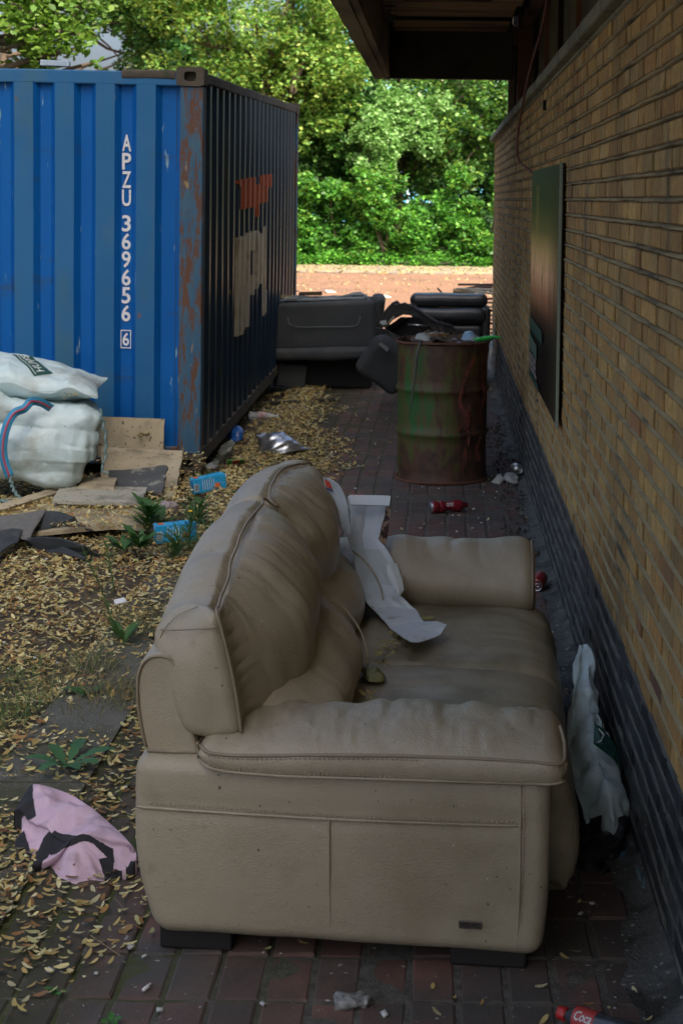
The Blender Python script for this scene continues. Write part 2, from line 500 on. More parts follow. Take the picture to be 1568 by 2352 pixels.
# ================================================================== BRICK WALL
WX = 0.55; CP = 0.0650
m, t, b = nmat('yellow_brick'); co = coordn(t, 'Object')
at = N(t, 'ShaderNodeVertexColor', layer_name='Col')
c = mixc(t, (0.70, 0.68, 0.64), (1.25, 1.23, 1.18), step(t, noise(t, co, 28, 6, 0.72), 0.32, 0.68))
c = mixc(t, at.outputs[0], c, 1.0, 'MULTIPLY')
c = mixc(t, c, (0.055, 0.045, 0.028), step(t, noise(t, co, 320, 2, 0.5), 0.62, 0.68))                # burnt specks
c = mixc(t, c, (0.15, 0.10, 0.038), step(t, noise(t, co, 1.1, 5, 0.6), 0.5, 0.8))
c = mixc(t, c, (0.09, 0.075, 0.045), step(t, noise(t, coordn(t, 'Object', (1, 1.4, .35)), 2.4, 7, 0.7), 0.56, 0.74))
c = mixc(t, c, (0.42, 0.37, 0.27), step(t, noise(t, co, 17, 6, 0.75), 0.68, 0.76))
t.links.new(c, b.inputs['Base Color']); b.inputs['Roughness'].default_value = 0.9
t.links.new(bumpn(t, noise(t, co, 240, 3), 0.6, 0.003, bumpn(t, noise(t, co, 40, 4), 0.4, 0.004)), b.inputs['Normal'])
ybrick = m
dbrick = mk('engineering_brick', (0.030, 0.036, 0.040), (0.050, 0.056, 0.058), 12, 0.42, 0.35, 60, 0.003, attr=True, dirt=(0.085, 0.088, 0.075), dscale=5, dlo=0.52, dhi=0.75, spots=(0.19, 0.19, 0.17), sscale=70, slo=0.68, shi=0.74)
mort = mk('mortar', (0.27, 0.215, 0.105), (0.36, 0.29, 0.15), 14, 0.95, 0.7, 160, 0.004, dirt=(0.06, 0.055, 0.035), dscale=2, dlo=0.5, dhi=0.7)
wall = thing('brick_wall', 'long yellow brick wall with dark brick base on the right of the alley', 'wall', (WX + .1, 8.0, 0))
rs = np.random.RandomState(11)
YB, DB, MR, MD = MB(), MB(), MB(), MB()
YEND = 16.55
pal = np.array([[0.41, 0.262, 0.092], [0.37, 0.232, 0.082], [0.46, 0.305, 0.112], [0.33, 0.200, 0.072], [0.42, 0.290, 0.125], [0.39, 0.222, 0.075], [0.33, 0.175, 0.075], [0.38, 0.270, 0.12]])
pw = np.array([.21, .2, .17, .13, .13, .1, .01, .05])
for r in range(36):
    z0 = 0.006 + r * CP; z1 = z0 + CP - 0.0115
    y = 0.4 + (0.16875 if r % 2 else 0)
    hd = False
    tgt = DB if r < 7 else YB
    while y < YEND - .02:
        L = 0.1025 if hd else 0.215
        y2 = min(y + L, YEND)
        j = rs.uniform(-0.0025, 0.003); jt = rs.uniform(-.0015, .0015, 4); bv = 0.0055
        xo = WX - 0.0055 - j; ed = rs.uniform(-.001, .001, 4)
        Vb = [(WX + .01, y, z0), (WX + .01, y2, z0), (WX + .01, y2, z1), (WX + .01, y, z1),
              (xo + bv, y + ed[0], z0), (xo + bv, y2 + ed[1], z0), (xo + bv, y2, z1 + ed[2]), (xo + bv, y, z1 + ed[3]),
              (xo + jt[0], y + bv, z0 + bv), (xo + jt[1], y2 - bv, z0 + bv), (xo + jt[2], y2 - bv, z1 - bv), (xo + jt[3], y + bv, z1 - bv)]
        Fb = [(0, 4, 5, 1), (1, 5, 6, 2), (2, 6, 7, 3), (3, 7, 4, 0), (4, 8, 9, 5), (5, 9, 10, 6), (6, 10, 11, 7), (7, 11, 8, 4), (8, 11, 10, 9)]
        if r < 7: cc = np.array([1, 1, 1.]) * rs.uniform(.6, 1.35)
        else:
            cc = pal[rs.choice(8, p=pw)] * rs.uniform(0.84, 1.14) * np.array([1.02, 1.0, .88])
            if rs.uniform() < .003: cc = np.array([0.16, 0.075, 0.05])
        ca = np.tile(cc, (12, 1)); ca[:8] *= .35 if r >= 7 else .6
        tgt.add(Vb, Fb, ca)
        y += L + 0.0120; hd = not hd
YB.build('yellow_brickwork', ybrick, wall, smooth=False); DB.build('dark_brickwork', dbrick, wall, smooth=False)
# mortar: back plane (recessed verticals) and proud irregular bed joints
V, F = box((WX + 0.107, (0.4 + YEND) / 2, 36 * CP / 2), (0.205, YEND - 0.4 - .01, 36 * CP)); MR.add(V, F)
for r in range(1, 36):
    zc = r * CP + 0.0006; ny = 560
    yy = np.linspace(0.42, YEND - .02, ny)
    q = np.column_stack([yy, 0 * yy + zc, 0 * yy])
    w = 0.0056 + 0.0022 * vnoise(q, 9, r) + .001 * vnoise(q, 30, r + 90)
    ox = WX - 0.0095 - 0.0030 * vnoise(q, 6, r + 50); dz = 0.0022 * vnoise(q, 5, r + 70)
    S = np.stack([np.column_stack([0 * yy + WX + .002, yy, zc + dz - w]), np.column_stack([ox, yy, zc + dz - w * .6]),
                  np.column_stack([ox, yy, zc + dz + w * .4]), np.column_stack([0 * yy + WX + .002, yy, zc + dz + w])], 1)
    V, F = loft(S, closed=False); (MD if r <= 7 else MR).add(V, F)
MR.build('mortar_joint', mort, wall); MD.build('grey_mortar_joint', mk('grey_mortar', (0.075, 0.078, 0.066), (0.13, 0.13, 0.105), 9, .95, .6, 120, .004, dirt=(.03, .033, .03), dscale=3, dlo=.45, dhi=.62), wall)
cope_m = mk('coping_stone', (0.15, 0.15, 0.095), (0.21, 0.205, 0.14), 6, 0.85, 0.5, 60, 0.005, dirt=(0.07, 0.065, 0.045), dscale=3, dlo=.5, dhi=.65)
CPb = MB(); zt = 36 * CP
for k in range(11):
    ya = -0.4 + k * 1.55; yb = min(ya + 1.545, YEND + .03)
    V, F = rbox((0.30, yb - ya, 0.055), 0.012, 2, (3, 10, 2)); V += (WX + .095, (ya + yb) / 2, zt + .0275 + .002)
    V[:, 2] += 0.003 * fbm(V, 3, 2, 4); V[:, 0] += .003 * fbm(V, 5, 2, 5); CPb.add(V, F)
V, F = box((WX + .1, 8, zt - .004), (0.232, 17, 0.012)); CPb.add(V, F)
CPb.build('coping', cope_m, wall)

# ================================================================== BUILDING above the wall
bld = thing('boarded_building', 'tall dark boarded building rising above the brick wall', 'building', (6, 0, 0))
pan_m = mk('green_panel', (0.085, 0.092, 0.048), (0.12, 0.125, 0.066), 3, 0.6, 0.2, 30, 0.004, dirt=(0.035, 0.032, 0.022), dscale=2, dlo=.5, dhi=.7)
post_m = mk('brown_post', (0.16, 0.075, 0.040), (0.22, 0.11, 0.06), 6, 0.8, 0.4, 40, 0.005, str3=(1, 1, .15), dirt=(.05, .035, .025), dscale=3, dlo=.5, dhi=.65)
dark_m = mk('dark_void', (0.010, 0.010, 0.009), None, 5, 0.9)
brick_far = mk('upper_wall', (0.10, 0.085, 0.06), (0.13, 0.11, 0.08), 2, 0.95)
V, F = box((6.77, -1.1, 5.6), (12.0, 28.0, 11.2)); mesh('mass', V, F, brick_far, bld, smooth=False)
PX = WX + .20
y = 12.9; k = 0
wid = [0.10, 0.75, 0.06, 1.15, 0.05, 1.2, .05, 1.2, .05, 1.2, .05, 1.2, .05, 1.2, .05, 1.2]
kinds = ['post', 'panel', 'mullion', 'panel'] + ['mullion', 'panel'] * 6
for w, kd in zip(wid, kinds):
    if kd == 'post':
        V, F = rbox((.14, .13, 1.4), .008, 1, 2); mesh('corner_post', V + np.array((PX - .09, y - .065, zt + .06 + .7)), F, post_m, bld, smooth=False); y -= .13
    elif kd == 'mullion':
        V, F = box((PX - .05, y - w / 2, zt + .06 + .7), (.05, w, 1.4)); mesh('mullion', V, F, dark_m if k % 4 else post_m, bld, smooth=False); y -= w
    else:
        V, F = rbox((.04, w - .012, 1.4), .004, 1, 2); mesh('panel', V + np.array((PX - .025, y - w / 2, zt + .06 + .7)), F, pan_m, bld, smooth=False); y -= w
    k += 1
# light end strip and rough bracket at the corner
V, F = rbox((.05, .06, .62), .004, 1, 2); mesh('end_trim', V + np.array((PX - .20, 12.93, zt + .06 + .31)), F, mk('pale_trim', (0.22, 0.18, 0.12), (0.15, .12, .08), 8, .8, .3, 50), bld, smooth=False)
V, F = rbox((.16, .14, .18), .02, 2, 4); V += .02 * fbm(V, 18, 3, 5)[:, None]; mesh('broken_bracket', V + np.array((PX - .24, 12.9, zt + .70)), F, post_m, bld)
V, F = box((PX - .10, 5.5, zt + .06 + .74), (.07, 14.5, .09)); mesh('rail', V, F, post_m, bld, smooth=False)

# ================================================================== CANOPY
can = thing('timber_canopy', 'dark timber canopy jutting from the building with a broken soffit', 'canopy', (0, 7, 2.7))
fas_m = mk('fascia_timber', (0.19, 0.15, 0.088), (0.26, 0.205, 0.12), 5, 0.85, 0.6, 30, 0.006, str3=(1, .25, 1), dirt=(.045, .04, .028), dscale=2.5, dlo=.5, dhi=.65)
soff_m = mk('soffit_slat', (0.36, 0.225, 0.12), (0.46, 0.29, 0.16), 7, 0.8, 0.4, 30, 0.004, str3=(.2, 1, 1), dirt=(.05, .04, .025), dscale=3, dlo=.5, dhi=.62)
beam_m = mk('dark_beam', (0.050, 0.046, 0.030), (0.070, 0.064, 0.042), 4, 0.8, 0.3, 30, dirt=(.02, .018, .013), dscale=3)
CY0, CY1 = -2.0, 12.9; CZ = 2.70
def long_box(cx, cz, sx, sz, y0, y1, jag=.004, ny=120, seed=1):
    S = []
    for y in np.linspace(y0, y1, ny):
        q = np.array([[cx - sx / 2, y, cz - sz / 2], [cx + sx / 2, y, cz - sz / 2], [cx + sx / 2, y, cz + sz / 2], [cx - sx / 2, y, cz + sz / 2]])
        d = fbm(q, 3.5, 3, seed) * jag; q[:, 0] += d; q[:, 2] += fbm(q, 5, 3, seed + 3) * jag; S.append(q)
    return loft(S)
V, F = long_box(-.50, CZ + .23, .085, .46, CY0, CY1 + .05, .006, seed=2); mesh('fascia', V, F, fas_m, can, smooth=False)
V, F = long_box(-.435, CZ + .20, .04, .38, CY0, CY1, .004, seed=5); mesh('inner_fascia', V, F, fas_m, can, smooth=False)
V, F = box((.050, CY1 - .05, CZ + .27), (1.00, .10, .54)); mesh('end_beam', V, F, beam_m, can, smooth=False)
for yy in (10.35, 7.9, 5.4, 2.9, .4):
    V, F = box(((-.41 + PX) / 2 - .1, yy, CZ + .42), (PX + .41 - .2, .12, .10)); mesh('cross_beam', V, F, beam_m, can, smooth=False)
V, F = box((.68, 12.99, 2.95), (.24, .04, 1.1)); mesh('dark_gap_fill', V, F, dark_m, bld, smooth=False)  # near-black box stands in for the shade of the open gap beside the trim
yy = 12.82; rs = np.random.RandomState(5); k = 0
while yy > -2:
    w = 0.11
    if 11.75 < yy < 12.15: yy -= .35; continue          # missing boards
    if 9.2 < yy < 11.0: yy -= 1.8; continue             # big hole
    x0 = -.40 + (rs.uniform(0, .10) if yy > 10.9 else 0)
    V, F = rbox((PX - .25 - x0, w, .016), .003, 1, (6, 1, 1)); V += ((PX - .25 + x0) / 2, yy - w / 2, CZ + .375 + rs.uniform(-.006, .006)); mesh('soffit_board', V, F, soff_m, can, smooth=False)
    yy -= w + rs.uniform(.006, .014); k += 1
for x0, x1 in ((-.40, -.26), (PX - .42, PX - .22)):
    V, F = box(((x0 + x1) / 2, 10.1, CZ + .375), (x1 - x0, 1.9, .02)); V[:, 0] += .01 * fbm(V, 3, 2, 2); mesh('edge_board', V, F, soff_m, can, smooth=False)
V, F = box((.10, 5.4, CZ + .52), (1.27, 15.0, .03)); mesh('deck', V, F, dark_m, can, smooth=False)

# red brown cable hanging down the wall to the poster
cb = smooth_open([(.52, 7.2, 3.0), (.50, 7.7, 2.76), (.498, 8.15, 2.62), (.488, 8.93, 2.49), (.478, 9.7, 2.29), (.458, 9.85, 2.07), (.475, 9.75, 1.98), (.53, 9.33, 1.906)], 60)
V, F = tube(cb, .0075, 8)
tmesh('cable', V, F, mk('cable_red', (0.17, 0.055, 0.035), (.12, .05, .035), 9, .6), 'thin red brown cable dangling from the canopy to the poster', 'cable')
V, F = box((WX - .008, 8.45, 2.245), (.03, .05, .05)); tmesh('wall_bracket', V, F, dark_m, 'small dark bracket on the wall just under the coping', 'bracket', smooth=False)
# ================================================================== SHIPPING CONTAINER
cont = thing('shipping_container', 'blue corrugated shipping container with white lettering and rusty corner', 'container', (-1.50, 10.1, 0), rot=(.022, .010, -.0092))
CW, CL, CH = 2.438, 6.058, 2.55
m, t, b = nmat('blue_paint'); co = coordn(t, 'Object')
c = mixc(t, (0.002, 0.092, 0.335), (0.003, 0.110, 0.37), step(t, noise(t, co, 1.5, 3), 0.3, 0.7))
cv = coordn(t, 'Object', (8, 8, .7))
c = mixc(t, c, (0.008, 0.10, 0.27), step(t, noise(t, cv, 2.2, 6, 0.65), 0.56, 0.85))
c = mixc(t, c, (0.20, 0.34, 0.42), step(t, noise(t, coordn(t, 'Object', (5, 5, .8)), 6, 5, 0.6), 0.655, 0.70))
c = mixc(t, c, (0.10, 0.04, 0.018), step(t, noise(t, co, 7, 7, 0.75), 0.69, 0.71))
c = mixc(t, c, (0.03, 0.07, 0.14), step(t, noise(t, coordn(t, 'Object', (1, 1, 3)), 1.2, 6, .7), .58, .70))
t.links.new(c, b.inputs['Base Color']); b.inputs['Roughness'].default_value = 0.55; b.inputs['Specular IOR Level'].default_value = .18
t.links.new(bumpn(t, noise(t, co, 6, 3), 0.15, 0.01), b.inputs['Normal'])
blue_m = m
rib_m = mk('dusty_blue', (0.003, 0.096, 0.255), (0.005, 0.115, 0.28), 2, .6, .15, 8, .006, dirt=(0.035, 0.12, 0.17), dscale=3, dlo=.5, dhi=.75, spots=(0.16, 0.08, 0.035), sscale=9, slo=.73, shi=.76, str3=(1, 1, .35))
m, t, b = nmat('rusty_blue'); co = coordn(t, 'Object', (1, 1, .22))
c = mixc(t, (0.014, 0.085, 0.17), (0.050, 0.115, 0.16), step(t, noise(t, co, 16, 5), 0.3, 0.7))
c = mixc(t, c, (0.10, 0.045, 0.022), step(t, noise(t, co, 15, 7, 0.75), 0.50, 0.54))
c = mixc(t, c, (0.27, 0.19, 0.09), step(t, noise(t, co, 24, 4, 0.6), 0.63, 0.66))
t.links.new(c, b.inputs['Base Color']); b.inputs['Roughness'].default_value = 0.7
t.links.new(bumpn(t, noise(t, co, 30, 5), 0.4, 0.005), b.inputs['Normal'])
rust_m = m
drk_m = mk('mossy_steel', (0.050, 0.043, 0.033), (0.085, 0.072, 0.052), 9, .85, .6, 30, .006, dirt=(0.03, 0.035, 0.018), dscale=5, dlo=.5, dhi=.62, spots=(.2, .17, .12), sscale=30, slo=.7, shi=.74)
side_m = mk('dark_blue_side', (0.007, 0.022, 0.048), (0.010, 0.032, 0.062), 4, .38, .2, 20, .004, dirt=(0.035, 0.04, 0.03), dscale=4, dlo=.56, dhi=.72, spots=(.2, .15, .07), sscale=9, slo=.76, shi=.79, str3=(1, 1, .6))  # sides and door end coloured far darker than the front wall
def K(name, V, F, mat, **k): return mesh(name, V, F, mat, cont, local=True, **k)
# posts
for x0, y0 in ((-.148, 0), (-CW, 0), (-.148, CL - .12), (-CW, CL - .12)):
    V, F = rbox((.148, .12, CH - .24), .012, 2, (3, 3, 20)); V += (x0 + .074, y0 + .06, CH / 2); V[:, 1] += .002 * fbm(V, 4, 2, 1)
    K('corner_post', V, F, rust_m, smooth=False)
# castings with an oval hole
def casting(cx, cy, cz, fx=True):
    w, h, d = .172, .118, .162
    bm = bmesh.new()
    out = MB(); n = 24
    hole = [(0.038 * np.sign(cos(a)) * abs(cos(a)) ** .55, 0.030 * np.sign(sin(a)) * abs(sin(a)) ** .55) for a in np.linspace(0, 2 * pi, n, endpoint=False)]
    outer = []
    for a in np.linspace(0, 2 * pi, n, endpoint=False):
        c_, s_ = cos(a), sin(a); k = 1 / max(abs(c_) / (w / 2), abs(s_) / (h / 2)); outer.append((c_ * k, s_ * k))
    bm.free()
    V = [(x, -d / 2, z) for x, z in outer] + [(x, -d / 2, z) for x, z in hole] + [(x * .95, -d / 2 + .06, z * .95) for x, z in hole] + [(x, d / 2, z) for x, z in outer]
    F = []
    for i in range(n):
        j = (i + 1) % n
        F += [(i, j, n + j, n + i), (n + i, n + j, 2 * n + j, 2 * n + i), (3 * n + i, 3 * n + j, j, i)]
    F.append(tuple(range(2 * n, 3 * n))); F.append(tuple(range(3 * n, 4 * n))[::-1])
    V = np.array(V); V += (cx, cy, cz)
    return V, F
for cx in (-.082, -CW + .086):
    for cy in (.076, CL - .08):
        for cz in (.059, CH - .059):
            V, F = casting(cx, cy, cz); V[:, 1] -= .008 if cy < 1 else 0
            K('corner_casting', V, F, drk_m, smooth=False)
# rails
for z, h in ((CH - .075, .085), (.10, .12)):
    V, F = rbox((CW - .30, .07, h), .008, 1, (12, 1, 1)); V += (-CW / 2, .05, z); V[:, 2] += .003 * vnoise(V, 2.0)
    K('end_rail', V, F, rib_m if z > 1 else rust_m, smooth=False)
    V, F = rbox((.07, CL - .30, h * .8), .008, 1, (1, 30, 1)); V += (-.042, CL / 2, z + (.012 if z > 1 else -.02)); V[:, 2] += .004 * vnoise(V, 2.0)
    K('side_rail', V, F, drk_m, smooth=False)
    V, F = rbox((.07, CL - .30, h * .8), .008, 1, (1, 3, 1)); V += (-CW + .042, CL / 2, z)
    K('side_rail', V, F, drk_m, smooth=False)
V, F = rbox((.34, .075, .055), .01, 1, (6, 1, 1)); V += (-.345, .046, CH - .052); V[:, 2] += .006 * fbm(V, 14, 3, 3); K('rail_dirt', V, F, drk_m)
# front (end) wall: corrugated, raised flats lighter with dust
zs = np.linspace(.155, CH - .112, 24)
pts = []; mats_i = []
cs = [-.36 - .254 * k for k in range(8)]
x = -.148; prof = [(x, .062)]; mi = []
for cx in cs:
    prof += [(cx + .059 + .034, .062), (cx + .059, .016), (cx - .059, .016), (cx - .059 - .034, .062)]
    mi += [0, 0, 1, 0]
prof.append((-CW + .148, .062)); mi.append(0)
Vr = []; Fr = {0: [], 1: []}
for z in zs:
    for i, (px, py) in enumerate(prof): Vr.append((px, py, z))
Vr = np.array(Vr); npf = len(prof)
Vr[:, 1] += .006 * vnoise(Vr, 1.6, 4) + .003 * vnoise(Vr, 5, 6)
for i in range(len(zs) - 1):
    for j in range(npf - 1): Fr[mi[j]].append((i * npf + j, (i + 1) * npf + j, (i + 1) * npf + j + 1, i * npf + j + 1))
K('end_panel', Vr, Fr[0], blue_m, smooth=False); K('raised_rib', Vr, Fr[1], rib_m, smooth=False)
V, F = box((-.175, .060, CH / 2), (.004, .006, CH - .26)); K('weld_seam', V, F, mk('seam_dark', (.004, .03, .10), None, 5, .6), smooth=False)
# side wall
def side_prof():
    P = [(.13, -.022)]; y = .19; d0, d1 = -.006, -.042; pit = (CL - .42) / 20.0
    for k in range(20):
        P += [(y, d1), (y + pit * .26, d1), (y + pit * .5, d0), (y + pit * .76, d0)]; y += pit
    P += [(y, d1), (CL - .13, d1)]
    return P
SP = side_prof(); spy = np.array([p[0] for p in SP]); spx = np.array([p[1] for p in SP])
zs = np.linspace(.10, CH - .10, 16)
V = np.array([(px, py, z) for z in zs for py, px in SP]); V[:, 0] += .004 * vnoise(V, 1.8, 9)
n = len(SP); F = [(i * n + j, i * n + j + 1, (i + 1) * n + j + 1, (i + 1) * n + j) for i in range(len(zs) - 1) for j in range(n - 1)]
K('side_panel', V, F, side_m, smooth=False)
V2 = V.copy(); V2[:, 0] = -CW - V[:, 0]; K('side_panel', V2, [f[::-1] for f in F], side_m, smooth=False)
V, F = box((-CW / 2, CL / 2, CH - .055), (CW - .12, CL - .14, .03)); K('roof', V, F, drk_m, smooth=False)
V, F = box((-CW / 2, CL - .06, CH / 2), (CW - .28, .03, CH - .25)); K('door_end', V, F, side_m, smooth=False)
V, F = box((-CW / 2, CL / 2, .12), (CW - .16, CL - .16, .05)); K('floor', V, F, drk_m, smooth=False)
# painted emblem on the side, following the corrugation
def decal(strips, mat, name):
    mb = MB()
    for y0, y1, a0, a1, b0, b1 in strips:
        ys = sorted(set([y0, y1] + [float(q) for q in spy if y0 < q < y1]))
        for p, q in zip(ys[:-1], ys[1:]):
            xp, xq = np.interp([p, q], spy, spx) + .0065
            def L(u, v0, v1): return v0 + (v1 - v0) * (u - y0) / (y1 - y0)
            zt = np.linspace(0, 1, 5); Vd = []
            for s in zt:
                Vd += [(xp, p, L(p, b0, b1) * (1 - s) + L(p, a0, a1) * s), (xq, q, L(q, b0, b1) * (1 - s) + L(q, a0, a1) * s)]
            mb.add(Vd, [(2 * i, 2 * i + 1, 2 * i + 3, 2 * i + 2) for i in range(4)])
    V, F = mb.out(); return K(name, V, F, mat, smooth=False)
def zz(d, y): return 1.75 - (d - 452) * (y + 10.1) / 3700
def dz(zy): return (600 + zy / 3.36) * .6272
def stp(L):
    r = []
    for y0, y1, t0, t1, b0, b1 in L: r.append((y0, y1, zz(dz(t0), y0), zz(dz(t1), y1), zz(dz(b0), y0), zz(dz(b1), y1)))
    return r
red_m = mk('red_orange_paint', (0.30, 0.050, 0.012), (0.36, 0.075, 0.016), 5, .5, dirt=(.12, .03, .015), dscale=5, dlo=.55, dhi=.7)
whi_m = mk('dirty_white_paint', (0.34, 0.33, 0.25), (0.42, 0.40, 0.31), 5, .5, dirt=(.2, .18, .12), dscale=5, dlo=.5, dhi=.7)
decal(stp([(1.67, 1.78, 262, 260, 290, 345), (1.78, 2.80, 258, 250, 630, 615), (2.80, 2.92, 350, 345, 742, 735), (2.92, 3.45, 240, 238, 590, 575), (3.45, 3.55, 238, 237, 570, 565), (3.55, 3.78, 237, 236, 410, 395)]), red_m, 'red_emblem')
decal(stp([(1.69, 2.02, 965, 955, 2190, 2175), (2.02, 2.16, 955, 950, 2120, 2110), (2.16, 2.52, 930, 915, 2090, 2080), (2.52, 2.80, 912, 905, 1150, 1140), (2.52, 2.80, 1450, 1440, 1700, 1690), (2.80, 3.15, 905, 955, 1640, 1570),
           (3.15, 3.42, 880, 868, 1980, 1970), (3.42, 3.60, 1655, 1650, 1940, 1930)]), whi_m, 'white_emblem')
# white characters on the end wall
wl_m = mk('white_lettering', (0.62, 0.66, 0.66), (0.72, 0.75, 0.75), 20, .5, dirt=(.3, .38, .42), dscale=14, dlo=.6, dhi=.75)
let = K('lettering', *box((-.487, .056, 1.0), (.001, .001, .001)), wl_m)
def put_char(ch, ztop, h=.104, w=.056):
    V, F = text_mesh(ch, 1.0, bold=.018)
    mn, mx = V.min(0), V.max(0)
    V = (V - mn) / np.maximum(mx - mn, 1e-6)
    P = np.column_stack([-.487 + (V[:, 0] - .5) * w, np.full(len(V), .0545), ztop - h + V[:, 1] * h])
    mesh('character', P, F, wl_m, let, smooth=False, local=True)
for i, ch in enumerate('APZU'): put_char(ch, 2.125 - i * .1145)
for i, ch in enumerate('369656'): put_char(ch, 1.622 - i * .1135)
put_char('6', .880, .084, .042)
fb = MB()
for (cx, cz, w, h) in ((-.487, .893, .066, .006), (-.487, .783, .066, .006), (-.5175, .838, .005, .11), (-.4565, .838, .005, .11)):
    V, F = box((cx, .0545, cz), (w, .002, h)); fb.add(V, F)
mesh('digit_frame', *fb.out(), wl_m, let, smooth=False, local=True)
# seeds lying in the casting hole are part of the litter; a flat box on the roof
V, F = rbox((.18, .09, .035), .004, 1, 2)
tmesh('flat_box', xf(V, (-2.43, 10.2, 2.572), (0, .02, .15)), F, mk('pale_box', (.42, .5, .55), (.3, .4, .5), 20, .5), 'small pale flat box lying on the edge of the container roof', 'box', smooth=False)

# ================================================================== POSTER
post = thing('poster_board', 'glossy poster with painted reflections of sunlit road and trees above a dark foot, fixed to the brick wall', 'poster', (WX - .02, 8.2, .75))
m, t, b = nmat('poster_painted_reflection'); tc = N(t, 'ShaderNodeTexCoord'); sx = N(t, 'ShaderNodeSeparateXYZ'); t.links.new(tc.outputs['Object'], sx.inputs[0])
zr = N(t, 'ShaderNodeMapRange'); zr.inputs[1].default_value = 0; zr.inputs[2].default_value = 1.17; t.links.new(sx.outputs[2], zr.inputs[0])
rp = ramp(t, [(0, (0.006, 0.006, 0.006)), (.27, (0.010, 0.012, 0.009)), (.34, (0.07, 0.028, 0.014)), (.44, (0.45, 0.19, 0.09)), (.54, (0.92, 0.52, 0.28)), (.62, (0.70, 0.44, 0.18)), (.72, (0.17, 0.15, 0.045)), (.84, (0.045, 0.070, 0.030)), (1, (0.045, 0.072, 0.048))])  # reflections of sunlit road, trees and dark furniture painted in as colour bands
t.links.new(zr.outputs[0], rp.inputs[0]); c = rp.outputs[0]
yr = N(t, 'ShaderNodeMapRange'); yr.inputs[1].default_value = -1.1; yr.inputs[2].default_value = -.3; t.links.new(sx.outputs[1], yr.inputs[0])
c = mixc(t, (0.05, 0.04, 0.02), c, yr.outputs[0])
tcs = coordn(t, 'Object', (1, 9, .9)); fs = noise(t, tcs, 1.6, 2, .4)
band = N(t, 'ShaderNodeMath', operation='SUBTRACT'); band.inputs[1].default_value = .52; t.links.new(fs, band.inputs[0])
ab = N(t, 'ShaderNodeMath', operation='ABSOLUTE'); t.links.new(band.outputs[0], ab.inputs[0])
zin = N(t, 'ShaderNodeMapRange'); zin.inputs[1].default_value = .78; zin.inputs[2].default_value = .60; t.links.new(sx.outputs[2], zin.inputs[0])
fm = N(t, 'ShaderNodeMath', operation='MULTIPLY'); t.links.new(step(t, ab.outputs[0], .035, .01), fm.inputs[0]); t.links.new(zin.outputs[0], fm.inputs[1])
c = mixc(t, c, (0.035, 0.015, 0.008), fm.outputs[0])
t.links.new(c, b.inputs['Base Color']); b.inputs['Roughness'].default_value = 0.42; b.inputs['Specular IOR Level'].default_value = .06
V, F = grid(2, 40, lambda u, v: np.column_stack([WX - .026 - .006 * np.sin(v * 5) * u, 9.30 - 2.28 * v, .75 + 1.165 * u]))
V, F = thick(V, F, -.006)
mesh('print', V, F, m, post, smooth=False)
edge_m = mk('fluted_edge', (0.30, 0.36, 0.29), (.2, .25, .2), 160, .5)
V, F = box((WX - .030, 7.015, .75 + .583), (.012, .012, 1.165)); mesh('near_edge', V, F, edge_m, post, smooth=False)
def posttext(s, yc, zc, h, wid, mat, name, bold=.01):
    V, F = text_mesh(s, 1, bold=bold, align='CENTER'); mn, mx = V.min(0), V.max(0)
    V = (V - (mn + mx) / 2) / (mx - mn)
    P = np.column_stack([np.full(len(V), WX - .0345), yc - V[:, 0] * wid, zc + V[:, 1] * h]); mesh(name, P, F, mat, post, smooth=False)
pw_m = mk('poster_white', (.38, .36, .34), (.3, .25, .22), 60, .4); pg_m = mk('poster_green', (.018, .085, .055), (.01, .04, .03), 25, .4); pg2 = mk('poster_sage', (.10, .17, .12), (.08, .12, .09), 25, .4)
posttext('REBEL', 8.80, .848, .095, .66, pw_m, 'lettering', .02)
for (ya, yb, za, zb, mt, nm) in ((9.22, 8.07, 1.06, 1.06, pg_m, 'green_band'), (9.22, 8.5, .955, .94, pg2, 'sage_band'), (9.2, 8.28, .772, .772, pg_m, 'green_band')):
    h = {1.06: .034, .955: .040, .772: .018}[za]
    V = [(WX - .0345, ya, za - h), (WX - .0345, yb, zb - h), (WX - .0345, yb, zb + h), (WX - .0345, ya, za + h)]; mesh(nm, V, [(0, 1, 2, 3)], mt, post, smooth=False)
ylw = mk('poster_line', (.55, .45, .12), None, 5, .4)
for yc in (8.50, 8.66):
    V, F = box((WX - .0345, yc, 1.66), (.001, .016, .34)); mesh('light_streak', V, F, ylw, post, smooth=False)
# ------------------------------------------------------------------ a photo point at a chosen distance -> world point
_f, _cx, _cy = 3700.0, 1009.0, 706.0
def at(px, py, Y=None, z=None):
    d = np.array(fw) + np.array(rt) * (px - _cx) / _f - np.array(up) * (py - _cy) / _f
    t = Y / d[1] if Y is not None else (z - 1.75) / d[2]
    return np.array([0, 0, 1.75]) + t * d

